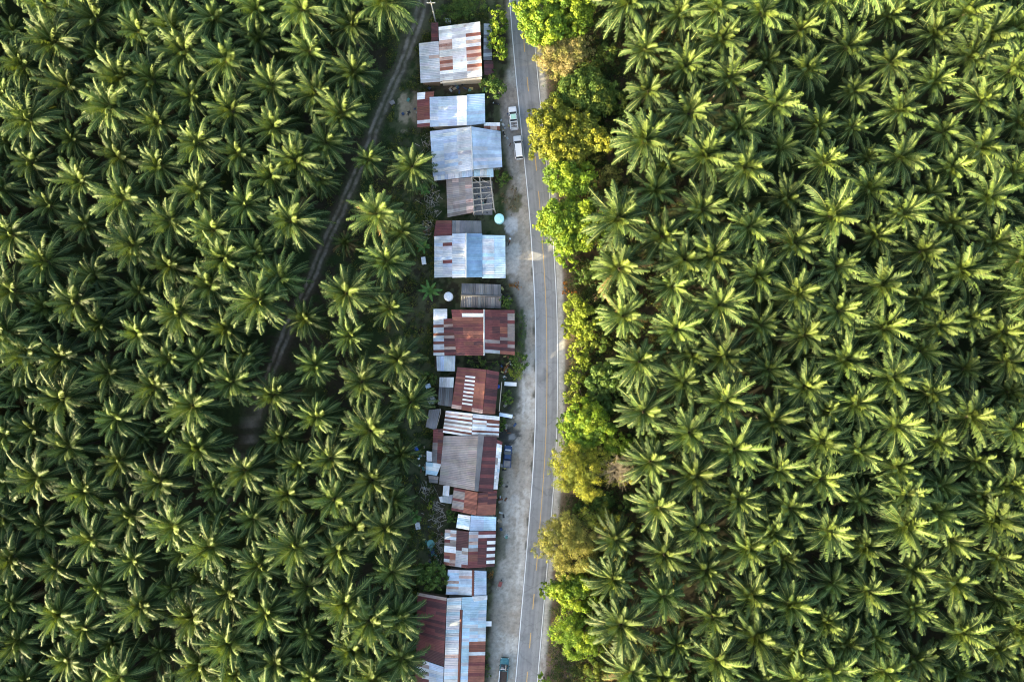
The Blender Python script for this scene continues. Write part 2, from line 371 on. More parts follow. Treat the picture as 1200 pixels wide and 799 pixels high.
# ------------------------------------------------------------------ ground sheet
def smooth(a, b, x):
    t = np.clip((x - a) / (b - a + 1e-9), 0, 1); return t * t * (3 - 2 * t)
TRACK = [(-200, 545), (-60, 512), (0, 495), (30, 488), (60, 476), (80, 470), (110, 457), (140, 444), (180, 428), (220, 411), (250, 398), (290, 379), (320, 368), (350, 353),
         (400, 331), (450, 312), (490, 300), (540, 282), (600, 262), (680, 236), (799, 205), (950, 170)]
def ground():
    xs = np.unique(np.concatenate([np.array([-900, -500, -300, -200, -150]), np.arange(-118, -56, 3.0), np.arange(-56, 36, 0.33), np.arange(36, 120, 3.0), np.array([150, 200, 300, 500, 900])]))
    ys = np.unique(np.concatenate([np.array([-900, -500, -300, -200, -150, -120]), np.arange(-100, 100, 0.33), np.array([120, 150, 200, 300, 500, 900])]))
    X, Y = np.meshgrid(xs, ys)
    P = 600 + X / S; Q = 399.5 - Y / S
    nA = fbm(X * 0.25, Y * 0.25, 3); nB = fbm(X * 0.9, Y * 0.9, 9); nC = fbm(X * 0.08, Y * 0.08, 21); nD = fbm(X * 2.2, Y * 2.2, 33, 2)
    soil = np.array([0.036, 0.033, 0.020]); grass = np.array([0.026, 0.044, 0.014]); litter = np.array([0.075, 0.05, 0.028])
    def lerp(a, b, t): return a + (b - a) * t[..., None]
    C = np.broadcast_to(soil, X.shape + (3,)).copy()
    C = lerp(C, np.broadcast_to(grass, C.shape), smooth(0.40, 0.58, nA))
    # reddish leaf litter between the roadside trees and the palms
    C = lerp(C, np.broadcast_to(litter, C.shape), smooth(660, 690, P) * (1 - smooth(760, 820, P)) * smooth(0.38, 0.6, nB))
    # open ground between track and houses
    C = lerp(C, np.broadcast_to(np.array([0.085, 0.092, 0.046]), C.shape), smooth(440, 470, P) * (1 - smooth(600, 640, P)) * smooth(0.42, 0.55, nB) * 0.8)
    # dirt track: two ruts
    tx = np.interp(Q, [a for a, b in TRACK], [b for a, b in TRACK])
    d = (P - tx) + (nA - .5) * 5
    rut = np.maximum(1 - smooth(1.0, 2.9, np.abs(d - 3.6)), 1 - smooth(1.0, 2.9, np.abs(d + 3.6)))
    C = lerp(C, np.broadcast_to(np.array([0.40, 0.355, 0.30]), C.shape), np.clip(rut * (0.25 + 1.7 * (nB - .3)), 0, 1))
    C = lerp(C, np.broadcast_to(np.array([0.10, 0.085, 0.06]), C.shape), 0.5 * (1 - smooth(6, 14, np.abs(d))))
    # gravel strip between the house fronts and the road
    lx = Lx(Q)
    hx = np.interp(Q, [-200, 0, 70, 110, 150, 210, 260, 330, 360, 420, 470, 500, 560, 610, 660, 720, 799, 950], [560, 592, 596, 586, 588, 596, 592, 594, 606, 607, 604, 592, 588, 584, 582, 573, 570, 560])
    w = (P - hx) + (nA - .5) * 9
    g = smooth(-3, 7, w) * (1 - smooth(-1.0, 1.0, P - lx))
    gravel = lerp(np.broadcast_to(np.array([0.30, 0.265, 0.22]), C.shape), np.broadcast_to(np.array([0.45, 0.42, 0.375]), C.shape), smooth(0.2, 0.75, nB))
    gravel = lerp(gravel, np.broadcast_to(np.array([0.56, 0.535, 0.49]), C.shape), 0.6 * smooth(-16, -6, P - lx) * smooth(0.40, 0.6, nA))
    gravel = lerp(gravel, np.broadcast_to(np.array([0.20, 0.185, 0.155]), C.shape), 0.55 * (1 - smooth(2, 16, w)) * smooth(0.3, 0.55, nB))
    ruts = np.maximum(1 - smooth(.6, 2.2, np.abs(P - lx + 7.5 + (nC - .5) * 6)), 1 - smooth(.6, 2.2, np.abs(P - lx + 14.5 + (nC - .5) * 9)))
    gravel = lerp(gravel, np.broadcast_to(np.array([0.56, 0.54, 0.50]), C.shape), .55 * ruts * smooth(.35, .55, nA))
    gravel = lerp(gravel, np.broadcast_to(np.array([0.27, 0.225, 0.175]), C.shape), .6 * smooth(.48, .62, nC + .25 * (nA - .5)))
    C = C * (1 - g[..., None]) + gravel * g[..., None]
    # right-hand gravel edge
    e = smooth(25.5, 26.5, P - lx) * (1 - smooth(30, 35 + 4 * 1, P - lx + (nA - .5) * 8))
    C = lerp(C, np.broadcast_to(np.array([0.48, 0.455, 0.41]), C.shape), e * (0.75 + 0.25 * nB))
    e2 = smooth(33, 36, P - lx) * (1 - smooth(44, 56, P - lx + (nA - .5) * 14))
    C = lerp(C, np.broadcast_to(np.array([0.16, 0.115, 0.08]), C.shape), e2 * 0.7)
    # marks with a shape of their own: (px, py, rx, ry, colour, strength)
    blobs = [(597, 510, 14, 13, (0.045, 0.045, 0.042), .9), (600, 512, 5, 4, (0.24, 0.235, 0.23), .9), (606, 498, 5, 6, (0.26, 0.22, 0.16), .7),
             (604, 545, 6, 14, (0.22, 0.16, 0.10), .5), (599, 263, 9, 12, (0.46, 0.46, 0.46), .9), (600, 305, 11, 21, (0.5, 0.48, 0.45), .8), (604, 235, 9, 16, (0.10, 0.095, 0.045), .85), (601, 226, 6, 6, (0.26, 0.22, 0.17), .7),
             (596, 118, 14, 22, (0.22, 0.18, 0.15), .6), (600, 150, 12, 30, (0.25, 0.225, 0.20), .5), (474, 130, 8, 22, (0.30, 0.25, 0.17), .9), (487, 128, 7, 20, (0.26, 0.215, 0.15), .9),
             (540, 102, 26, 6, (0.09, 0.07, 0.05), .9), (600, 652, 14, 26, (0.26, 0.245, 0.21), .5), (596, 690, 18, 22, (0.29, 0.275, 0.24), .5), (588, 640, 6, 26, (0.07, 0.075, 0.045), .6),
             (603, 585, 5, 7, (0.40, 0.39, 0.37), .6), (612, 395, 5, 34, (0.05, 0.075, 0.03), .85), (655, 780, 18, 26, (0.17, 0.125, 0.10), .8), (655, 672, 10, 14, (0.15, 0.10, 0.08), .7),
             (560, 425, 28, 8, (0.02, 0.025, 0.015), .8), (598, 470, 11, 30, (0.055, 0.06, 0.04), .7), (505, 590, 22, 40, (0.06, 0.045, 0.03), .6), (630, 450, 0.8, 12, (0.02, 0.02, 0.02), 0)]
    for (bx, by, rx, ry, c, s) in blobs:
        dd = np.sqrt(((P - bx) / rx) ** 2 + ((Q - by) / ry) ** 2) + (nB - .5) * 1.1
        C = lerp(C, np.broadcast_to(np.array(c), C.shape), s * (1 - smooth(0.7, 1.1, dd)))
    # dark weed tufts along the left edge line
    for (by, l) in [(385, 9), (428, 8), (462, 6), (516, 10), (548, 9), (612, 8), (640, 7), (318, 7)]:
        dd = np.sqrt(((P - (lx - 1.8)) / 1.7) ** 2 + ((Q - by) / l) ** 2) + (nB - .5) * .8
        C = lerp(C, np.broadcast_to(np.array((0.05, 0.05, 0.035)), C.shape), .75 * (1 - smooth(0.5, 1.1, dd)))
    # scattered stones / litter
    sp = smooth(0.70, 0.76, nD) * g
    C = lerp(C, np.broadcast_to(np.array([0.07, 0.065, 0.055]), C.shape), sp * 0.3)
    Z = (nA - .5) * 0.25 * (1 - smooth(-30, -10, P - lx)) - 0.02 + (nA - .5) * .25 * smooth(40, 60, P - lx)
    ny, nx = X.shape
    V = np.stack([X, Y, Z], -1).reshape(-1, 3)
    i = np.arange(ny * nx).reshape(ny, nx)
    F = np.stack([i[:-1, :-1], i[:-1, 1:], i[1:, 1:], i[1:, :-1]], -1).reshape(-1, 4)
    me = mesh_np('ground', V, F, M['ground'])
    at = me.attributes.new('col', 'FLOAT_COLOR', 'POINT')
    at.data.foreach_set('color', np.concatenate([C.reshape(-1, 3), np.ones((ny * nx, 1))], 1).astype(np.float32).ravel())
    o = obj('ground', me); o['kind'] = 'structure'
ground()

# ------------------------------------------------------------------ oil palms
HUB = 9.6
def crown_arrays(seed, style='normal'):
    g = np.random.default_rng(seed)
    V = []; F = []; C = []; nv = 0
    N = 44
    off = g.random() * 6.28; bias = g.random() * 6.28; amp = g.uniform(.05, .16)
    for i in range(N):
        t = min(1.0, i / 27.0); hang = max(0, i - 27) / 16.0
        az = off + i * 2.39996 + g.normal(0, .2)
        e0 = R(84 - 62 * t ** 0.95 - 40 * hang + g.normal(0, 8))
        e0 += amp * .9 * math.cos(az - bias)
        L = (4.1 + 2.5 * min(1, t * 2.2) ** 0.7 + .9 * min(1, hang * 3)) * g.uniform(.84, 1.1) * (1 + amp * math.cos(az - bias + .4))
        droop = R(34 + 58 * t ** .6 - 22 * hang + g.normal(0, 12))
        n = 28
        s = np.linspace(0, 1, n)
        e = e0 - droop * s ** 1.45
        azs = az + g.normal(0, .18) * s ** 2
        step = L / (n - 1)
        dx = np.cos(e) * np.cos(azs); dy = np.cos(e) * np.sin(azs); dz = np.sin(e)
        D = np.stack([dx, dy, dz], -1)
        P = np.zeros((n, 3)); P[1:] = np.cumsum(D[:-1] * step, 0)
        P[:, 2] += 0.25 - 1.0 * t; P[:, 0] += .28 * np.cos(az); P[:, 1] += .28 * np.sin(az)
        lat = np.stack([-np.sin(azs), np.cos(azs), 0 * azs], -1)
        roll = g.normal(0, .35)
        up = np.cross(D, lat); up *= np.sign(up[:, 2:3] + 1e-6)
        lat, up = lat * np.cos(roll) + up * np.sin(roll), up * np.cos(roll) - lat * np.sin(roll)
        # colour of this frond
        young = np.array([0.100, 0.142, 0.027]); mid = np.array([0.057, 0.096, 0.024]); old = np.array([0.037, 0.067, 0.020])
        c = young + (mid - young) * min(1, t / .35) if t < .35 else mid + (old - mid) * (t - .35) / .65
        c = c * (1 - .12 * min(1, hang * 2))
        c = c * g.uniform(.8, 1.25)
        if g.random() < {'normal': .008, 'dry': .45, 'pale': .06}[style] and t > .45: c = np.array([0.13, 0.095, 0.04]) * g.uniform(.7, 1.2)
        if style == 'pale': c = c * np.array([1.55, 1.45, 1.35])
        # rachis
        w = np.interp(s, [0, .2, 1], [.15, .09, .03])[:, None]
        a = P - lat * w; b = P + lat * w
        V.append(np.concatenate([a, b])); idx = np.arange(n - 1)
        F.append(np.stack([idx, idx + n, idx + n + 1, idx + 1], -1) + nv); nv += 2 * n
        C.append(np.broadcast_to(np.append(np.array([0.20, 0.22, 0.07]), 1), (n - 1, 4)))
        # leaflets
        k = np.arange(2, n - 1)
        for sd in (-1, 1):
            sk = s[k] + g.normal(0, .008, len(k))
            ll = (0.46 + 0.86 * np.sin(np.pi * np.clip(sk * .92 + .08, 0, 1)) ** .8) * g.uniform(.85, 1.12, len(k))
            ll *= 1 - .30 * np.clip((sk - .55) / .45, 0, 1) ** 1.3
            ll *= g.choice([1, 1, .8, .6], len(k))
            base = P[k]
            fw = D[k]; la = lat[k] * sd; u = up[k]
            jit = g.normal(0, .12, (len(k), 3))
            d1 = la * .80 + fw * .50 + u * (-.12 + g.normal(0, .08, (len(k), 1))) + jit
            d1 /= np.linalg.norm(d1, axis=1, keepdims=True)
            d2 = la * .50 + fw * .62 - u * .55 + np.array([0, 0, -.35]) + jit
            d2 /= np.linalg.norm(d2, axis=1, keepdims=True)
            m = base + d1 * (ll * .5)[:, None]; e_ = m + d2 * (ll * .55)[:, None]
            wd = 0.108
            q = [base - fw * wd * .8, base + fw * wd * .8, m + fw * wd, m - fw * wd, e_ + fw * wd * .42, e_ - fw * wd * .42]
            V.append(np.concatenate(q)); mlen = len(k); ii = np.arange(mlen)
            F.append(np.stack([ii, ii + mlen, ii + 2 * mlen, ii + 3 * mlen], -1) + nv)
            F.append(np.stack([ii + 3 * mlen, ii + 2 * mlen, ii + 4 * mlen, ii + 5 * mlen], -1) + nv)
            nv += 6 * mlen
            lc = c[None, :] * g.uniform(.82, 1.18, (mlen, 1))
            lc = np.concatenate([lc, np.ones((mlen, 1))], 1)
            tip = lc.copy(); tip[:, :3] *= np.array([1.12, 1.05, .95])
            C.append(lc); C.append(tip)
    return np.concatenate(V), np.concatenate(F), np.concatenate(C)

def trunk_arrays(h=HUB, n=8):
    zs = np.array([-.3, .3, 1.5, 4, 7, 8.3, 9.1, h + .1]); rs = np.array([.48, .36, .30, .28, .30, .40, .46, .22])
    V = []; F = []
    for z, r in zip(zs, rs):
        for k in range(n): V.append((r * math.cos(6.2832 * k / n), r * math.sin(6.2832 * k / n), z))
    for i in range(len(zs) - 1):
        for k in range(n): F.append((i * n + k, i * n + (k + 1) % n, (i + 1) * n + (k + 1) % n, (i + 1) * n + k))
    return np.array(V), np.array(F)

NVAR = 9
CROWN = [crown_arrays(100 + i) for i in range(NVAR)]
CROWN_DRY = crown_arrays(300, 'dry'); CROWN_PALE = crown_arrays(301, 'pale')
def crown_mesh(a): return mesh_np('crown', a[0] + np.array([0, 0, HUB]), a[1], M['palm'], a[2])
CROWN_ME = [crown_mesh(a) for a in CROWN]
DRY_ME = crown_mesh(CROWN_DRY); PALE_ME = crown_mesh(CROWN_PALE)
TV, TF = trunk_arrays()
TRUNK_ME = mesh_np('trunk', TV, TF, M['palmtrunk'], smooth=True)

TILES = {
 (0, 0): [(110,310),(265,200),(465,255),(655,150),(450,90),(865,250),(715,375),(905,460),(320,400),(520,500),(740,575),(925,670),(345,655),(560,735),(140,560),(150,765),(750,780),(215,30),(1000,90),(20,440)],
 (250, 0): [(60,75),(215,185),(420,50),(640,120),(455,240),(60,280),(270,400),(485,440),(660,340),(285,600),(90,520),(530,670),(120,720),(800,10),(730,750),(930,780),(390,750)],
 (0, 200): [(380,50),(235,165),(590,130),(10,90),(400,250),(800,230),(930,90),(60,300),(625,350),(220,430),(800,450),(450,500),(650,570),(215,640),(470,720),(840,670),(60,560),(1000,280),(990,540),(30,760),(650,760)],
 (250, 200): [(150,160),(365,240),(200,385),(350,40),(620,340),(765,205),(940,70),(820,430),(55,510),(215,610),(435,690),(625,580),(830,650),(640,770),(65,740)],
 (0, 400): [(290,70),(515,150),(660,20),(100,200),(300,270),(730,215),(905,300),(930,80),(545,360),(160,410),(330,500),(570,560),(755,655),(930,500),(190,640),(400,700)],
 (250, 400): [(90,190),(480,110),(290,250),(490,350),(695,195),(865,85),(925,290),(320,450),(735,420),(550,550),(745,650),(150,600),(350,710),(880,530),(570,740)],
 (0, 600): [(200,70),(430,120),(620,10),(820,60),(270,260),(630,220),(60,210),(470,350),(60,420),(660,440),(280,480),(900,490),(90,600),(320,690),(940,710),(990,160),(570,770)],
 (250, 600): [(190,30),(390,150),(590,180),(560,20),(810,70),(50,180),(220,250),(840,280),(440,350),(620,420),(70,380),(250,470),(860,490),(440,570),(660,640),(80,610),(290,700),(880,680),(460,770)],
 (700, 0): [(140,20),(225,240),(390,80),(580,190),(770,60),(950,140),(415,310),(620,370),(800,290),(240,430),(430,530),(830,490),(660,600),(220,660),(500,730),(860,700),(980,330),(690,790)],
 (950, 0): [(370,80),(170,220),(570,165),(730,60),(370,300),(740,270),(200,430),(410,520),(570,390),(800,470),(930,330),(30,590),(20,370),(420,740),(620,620),(790,690),(970,570),(960,130),(60,760),(650,790)],
 (700, 200): [(270,90),(490,190),(700,50),(890,130),(100,230),(310,310),(710,260),(540,400),(920,340),(105,460),(350,540),(750,490),(930,570),(570,630),(120,680),(370,740),(760,720),(970,770)],
 (950, 200): [(270,90),(90,210),(430,200),(620,60),(650,250),(830,130),(300,310),(520,380),(850,340),(120,450),(700,470),(320,540),(520,600),(910,550),(0,580),(130,660),(340,740),(730,690),(900,760)],
 (700, 400): [(200,90),(580,70),(400,190),(800,130),(950,30),(600,280),(220,330),(430,430),(820,370),(640,500),(250,560),(850,600),(460,630),(660,740),(970,210),(280,770),(900,780)],
 (950, 400): [(160,80),(520,50),(720,130),(380,170),(930,240),(550,250),(210,290),(740,350),(40,220),(390,390),(40,470),(220,520),(590,470),(770,560),(400,590),(610,670),(220,740),(50,640),(800,730)],
 (700, 600): [(470,70),(680,30),(880,40),(90,130),(320,200),(700,170),(870,220),(510,270),(70,310),(310,390),(720,390),(900,430),(540,490),(110,530),(740,580),(370,620),(930,640),(160,750),(560,690),(770,780)],
 (950, 600): [(80,90),(250,160),(440,60),(650,130),(850,30),(470,270),(870,210),(100,330),(270,370),(670,330),(480,450),(870,410),(70,510),(290,590),(700,560),(490,680),(870,640),(100,740),(690,750)],
}
GAPS = [(8, 14, 30), (182, 512, 30), (215, 668, 30), (150, 742, 40), (262, 745, 0), (1003, 168, 26), (262, 500, 34), (275, 465, 30), (318, 420, 22), (365, 320, 30), (355, 350, 24), (395, 265, 18), (262, 590, 30), (235, 600, 22), (455, 140, 45), (430, 190, 26), (470, 60, 40), (405, 215, 26)]
pts = []
for (x0, y0), l in TILES.items():
    for zx, zy in l:
        p = (x0 + zx / 4.0, y0 + zy / 4.0)
        if all((p[0] - q[0]) ** 2 + (p[1] - q[1]) ** 2 > 27 ** 2 for q in pts): pts.append(p)
SEEN = len(pts)
# the rest of the planting, beyond what was read from the photo (gaps in it and outside the frame)
def in_plantation(x, y):
    if x > float(Lx(y)) + 130: return True
    lim = np.interp(y, [-200, 0, 60, 110, 150, 200, 260, 420, 690, 799, 1000], [468, 453, 438, 423, 438, 468, 476, 480, 480, 466, 440])
    return x < lim
cand = []
for k in range(16000):
    x = random.uniform(-290, 1310); y = random.uniform(-95, 1010)
    if not in_plantation(x, y): continue
    if any((x - a) ** 2 + (y - b) ** 2 < (r * (.45 if a < 420 or a > 700 else 1)) ** 2 for a, b, r in GAPS): continue
    if 0 < y < 520 and abs(x - float(np.interp(y, [a for a, b in TRACK], [b for a, b in TRACK]))) < 27: continue
    if all((x - q[0]) ** 2 + (y - q[1]) ** 2 > 33 ** 2 for q in pts): pts.append((x, y))

BANDS = [(32, 'the pale utility pole'), (103, 'the rust-streaked white roof'), (152, 'the white-striped blue roof'), (207, 'the wide blue-grey gable'),
         (243, 'the roofless timber frame'), (269, 'the round turquoise tank'), (329, 'the white-ridged blue roof'), (362, 'the dark grey gable roof'),
         (418, 'the white-ridged red roof'), (443, 'the yellow garden shrubs'), (481, 'the white-slatted rusty roof'), (511, 'the white-and-rust striped roof'),
         (571, 'the wide taupe roof'), (602, 'the orange patchwork roof'), (622, 'the small pale blue roof'), (664, 'the maroon patchwork roof'), (698, 'the rusty-ridged blue roof'),
         (766, 'the long dark red roof'), (9999, 'the loaded truck below')]
ORD = ['first', 'second', 'third', 'fourth', 'fifth', 'sixth', 'seventh', 'eighth', 'ninth', 'tenth', 'eleventh', 'twelfth', 'thirteenth', 'fourteenth', 'fifteenth', 'sixteenth']
def show(p):                        # how large it shows: whole crowns in frame first, then those nearest the middle
    x, y = p
    m = min(x, 1200 - x, y, 799 - y)
    return (0 if m > 24 else 1, -m if m <= 24 else math.hypot(x - 600, y - 400))
order = sorted(range(len(pts)), key=lambda i: show(pts[i]))
single = order[:300]; rest = order[300:]
rows = {}
for i in single:
    x, y = pts[i]; side = 'L' if x < 560 else 'R'
    b = next(k for k, (lim, _) in enumerate(BANDS) if y < lim)
    rows.setdefault((side, b), []).append(i)
LBL = {}
for (side, b), l in rows.items():
    l.sort(key=lambda i: -pts[i][0] if side == 'L' else pts[i][0])
    for r, i in enumerate(l):
        if side == 'L': LBL[i] = 'oil palm, %s left of the houses, level with %s' % (ORD[r], BANDS[b][1])
        else: LBL[i] = 'oil palm, %s right of the road, level with %s' % (ORD[r], BANDS[b][1])
SPECIAL = [((405, 286), 'dry', 'small oil palm with browning fronds leaning over the dirt track'),
           ((726, 315), 'pale', 'large pale oil palm with spread fronds beside the roadside trees'),
           ((730, 370), 'pale', 'straw-coloured oil palm just below the large pale one'),
           ((441, 251), 'pale', 'bright star-shaped oil palm between the dirt track and the timber frame')]
def palm_place(i):
    x, y = pts[i]
    g = np.random.default_rng(5000 + i)
    sc = float(np.clip(g.normal(.98, .11), .74, 1.2))
    if 455 < x < 700: sc *= .88
    if i >= SEEN and any((x - a) ** 2 + (y - b) ** 2 < (r + 6) ** 2 for a, b, r in GAPS): sc = float(g.uniform(.62, .74))
    if y < 520 and abs(x - float(np.interp(y, [a for a, b in TRACK], [b for a, b in TRACK]))) < 38: sc *= .84
    return x, y, sc, g.uniform(0, 6.283), g
for i in single:
    x, y, sc, rz, g = palm_place(i)
    st = None; lab = LBL[i]
    for (sx, sy), s_, l_ in SPECIAL:
        if math.hypot(x - sx, y - sy) < 12: st, lab = s_, l_
    if st == 'dry': sc *= .78
    loc = W(x, y, HUB * sc); loc.z = 0
    tx, ty = g.normal(0, .035, 2); loc.x -= HUB * sc * ty; loc.y += HUB * sc * tx
    o = thing('oil_palm', lab, 'palm tree', loc, 0, 'oil palms left of the houses' if x < 560 else 'oil palms right of the road')
    o.scale = (sc,) * 3; o.rotation_mode = 'ZYX'; o.rotation_euler = (tx, ty, 0)
    obj('trunk', TRUNK_ME, o)
    c = obj('crown', DRY_ME if st == 'dry' else PALE_ME if st == 'pale' else CROWN_ME[int(g.integers(NVAR))], o)
    c.rotation_euler = (g.normal(0, .012), g.normal(0, .012), g.uniform(0, 6.28))
# the outermost palms, beyond three hundred: one object
VV = []; FF = []; CC = []; nv = 0
for i in rest:
    x, y, sc, rz, g = palm_place(i)
    loc = np.array(W(x, y, HUB * sc)); loc[2] = 0
    v, f, c = CROWN[int(g.integers(NVAR))]
    v = v + np.array([0, 0, HUB])
    ca, sa = math.cos(rz), math.sin(rz)
    Rm = np.array([[ca, -sa, 0], [sa, ca, 0], [0, 0, 1]])
    VV.append((v @ Rm.T) * sc + loc); FF.append(f + nv); nv += len(v)
    cc = c.copy(); cc[:, :3] *= g.uniform(.8, 1.2); CC.append(cc)
    VV.append(TV * sc + loc); FF.append(TF + nv); nv += len(TV)
    CC.append(np.tile(np.array([[.085, .068, .05, 1]]), (len(TF), 1)))
o = obj('outer_palms', mesh_np('outer_palms', np.concatenate(VV), np.concatenate(FF), M['palm'], np.concatenate(CC)))
tag(o, 'oil palm crowns crowded along the outer edges of the plantation', 'palm trees', kind='stuff')
print('palms', SEEN, len(pts), len(single), len(rest))

# ------------------------------------------------------------------ broadleaf trees and shrubs
KIND = {   # leaf colours
 'lime': [(0.175, 0.27, 0.024), (0.115, 0.20, 0.025), (0.25, 0.33, 0.03)],
 'gold': [(0.28, 0.285, 0.03), (0.22, 0.24, 0.03), (0.15, 0.18, 0.03)],
 'dry': [(0.34, 0.285, 0.12), (0.28, 0.24, 0.085), (0.21, 0.21, 0.06)],
 'olive': [(0.215, 0.215, 0.05), (0.15, 0.17, 0.04), (0.28, 0.265, 0.065)], 'mid': [(0.085, 0.145, 0.028), (0.11, 0.17, 0.03), (0.15, 0.19, 0.03)],
 'green': [(0.085, 0.145, 0.03), (0.065, 0.12, 0.026), (0.125, 0.185, 0.036)],
 'yellow': [(0.28, 0.325, 0.035), (0.22, 0.28, 0.03), (0.17, 0.22, 0.028)],
 'orange': [(0.36, 0.15, 0.03), (0.28, 0.12, 0.03), (0.22, 0.14, 0.04)],
 'brown': [(0.14, 0.10, 0.055), (0.11, 0.085, 0.045), (0.10, 0.10, 0.04)],
 'ball': [(0.24, 0.30, 0.06), (0.21, 0.28, 0.05), (0.26, 0.31, 0.08)],
}
def leaf_cloud(clumps, cols, g, leaf=0.34, per=70):
    """clumps: (x,y,z,r); small leaf quads scattered through every clump"""
    V = []; C = []
    for (x, y, z, r) in clumps:
        n = max(12, int(per * (r / .8) ** 1.7))
        d = g.normal(size=(n, 3)); d /= np.linalg.norm(d, axis=1, keepdims=True)
        rad = r * g.uniform(.25, 1.05, n) ** .55
        d[:, 2] = np.where(d[:, 2] < -.35, -d[:, 2] * .5, d[:, 2])
        p = d * rad[:, None] * np.array([1, 1, .8]) + np.array([x, y, z])
        nr = d + g.normal(0, .55, (n, 3)) + np.array([0, 0, .35]); nr /= np.linalg.norm(nr, axis=1, keepdims=True)
        t = np.cross(nr, g.normal(size=(n, 3))); t /= np.linalg.norm(t, axis=1, keepdims=True)
        b = np.cross(nr, t)
        w = leaf * g.uniform(.6, 1.25, n)[:, None]
        q = np.stack([p - t * w * .5, p + b * w * .34 + nr * w * .08, p + t * w * .55, p - b * w * .34 + nr * w * .08], 1)
        V.append(q.reshape(-1, 3))
        base = np.array(cols[int(g.integers(len(cols)))]) * g.uniform(.8, 1.2)
        C.append(np.concatenate([base[None] * g.uniform(.75, 1.25, (n, 1)), np.ones((n, 1))], 1))
    V = np.concatenate(V); C = np.concatenate(C)
    return V, np.arange(len(V)).reshape(-1, 4), C

def tree(name, label, cat, lobes, h, kind, seed, group=None, leaf=0.42, dens=1.0, bare=None, trunk_r=.2, mat='leaf'):
    """lobes: (px, py, rpx, [rel height]) outlines of the crown read as clumps; h crown top height"""
    g = np.random.default_rng(seed)
    zc = h * .68
    cx = sum(l[0] for l in lobes) / len(lobes); cy = sum(l[1] for l in lobes) / len(lobes)
    root = W(cx, cy, zc); root.z = 0
    t = thing(name, label, cat, root, 0, group)
    clumps = []; tops = []
    if h > 4 and leaf < .6 and cat == 'tree':
        ex = []
        for l in lobes:
            for q in range(3):
                a = g.uniform(0, 6.28); rr_ = l[2] * g.uniform(.85, 1.3)
                ex.append((l[0] + rr_ * math.cos(a), l[1] + rr_ * math.sin(a), l[2] * g.uniform(.28, .5), (l[3] if len(l) > 3 else 1) * g.uniform(.6, .9)))
        lobes = list(lobes) + ex
    for l in lobes:
        px, py, rp = l[0], l[1], l[2] * 1.27; hh = (l[3] if len(l) > 3 else 1.0) * h
        c = W(px, py, hh * .68) - root; rr = rp * S * .95
        n = int(dens * max(10 if cat == 'shrub' else 5, 5.5 * rr ** 2 * .62))
        rv = min(rr, hh * .36)
        cr = min(1.0, max(.16, rr * .34))
        for k in range(n):
            d = g.normal(size=3); d /= np.linalg.norm(d)
            if d[2] < -.3: d[2] *= -.6
            q = g.uniform(.5, 1.0) ** .5
            p = np.array([c.x + d[0] * rr * q * .86, c.y + d[1] * rr * q * .86, hh - rv + d[2] * rv * q * .9])
            clumps.append((p[0], p[1], p[2], cr * g.uniform(.4, 1.15)))
            if k % 5 == 0: tops.append(Vector(p))
    mb = MB()
    if h > 2.2:
        fork = Vector((g.normal(0, .15), g.normal(0, .15), h * .3))
        mb.tube([(0, 0, -.2), (g.normal(0, .05), g.normal(0, .05), h * .15), fork], [trunk_r * 1.25, trunk_r, trunk_r * .85], 8)
        for p in tops[:26]:
            mid = fork.lerp(p, .5) + Vector((0, 0, .12 * h))
            mb.tube([fork, mid, p], [trunk_r * .5, trunk_r * .28, .03], 5)
    else:
        for p in (tops or [Vector((0, 0, h * .6))])[:10]:
            mb.tube([(0, 0, -.1), p * .6, p], [.05, .035, .015], 5)
    mb.build('trunk', M['bark'], t)
    V, F, C = leaf_cloud(clumps, KIND[kind], g, leaf)
    obj('crown', mesh_np('crown', V, F, M[mat], C), t)
    if bare:
        bm = MB(); px, py, rp = bare; c = W(px, py, zc) - root; c.z = h * .55
        for k in range(90):
            a = g.uniform(0, 6.28); r = rp * S * g.uniform(.3, 1)
            e = Vector((c.x + r * math.cos(a), c.y + r * math.sin(a), h * g.uniform(.72, .98)))
            s0 = Vector((c.x + g.normal(0, .5), c.y + g.normal(0, .5), h * .5)); m_ = s0.lerp(e, .55) + Vector((g.normal(0, .3), g.normal(0, .3), .4))
            bm.tube([s0, m_, e], [.06, .04, .02], 4)
            for j in range(3):
                e2 = m_.lerp(e, g.uniform(.2, 1)) + Vector((g.normal(0, .7), g.normal(0, .7), g.uniform(0, .5)))
                bm.tube([m_.lerp(e, .3 * j), e2], [.03, .012], 4)
        bm.build('bare_twigs', M['twig'], t)
    return t

GT = 'broadleaf trees along the right edge of the road'
tree('roadside_tree', 'bright green broad tree overhanging the road at the photo\'s top edge', 'tree', [(624, 14, 18), (640, 32, 20), (628, 36, 14, .85), (634, 0, 20), (618, 26, 12, .8)], 9.5, 'lime', 1, GT)
tree('roadside_tree', 'lime green tree at the top edge just above the sandy-gold tree', 'tree', [(668, 14, 22), (682, 4, 14), (672, 32, 12, .85), (655, -2, 16), (684, 22, 10, .8)], 9.0, 'lime', 2, GT)
tree('roadside_tree', 'sandy gold dry-leaved tree between two greener trees near the top', 'tree', [(640, 64, 14), (658, 66, 20), (676, 60, 14), (664, 46, 12, .8), (662, 84, 12, .8)], 7.5, 'dry', 3, GT, leaf=.28)
tree('roadside_tree', 'yellow tree hanging over the road opposite the two parked white cars', 'tree', [(640, 150, 20), (652, 168, 20), (664, 150, 20), (634, 170, 10, .8), (648, 130, 14, .85), (670, 178, 14, .85), (650, 186, 8, .7)], 9.0, 'gold', 4, GT)
tree('roadside_tree', 'yellow-green tree right of the yellow tree, away from the road', 'tree', [(690, 162, 18), (704, 166, 12), (684, 145, 14, .9), (678, 176, 12, .85), (712, 166, 7, .8)], 8.2, 'gold', 5, GT)
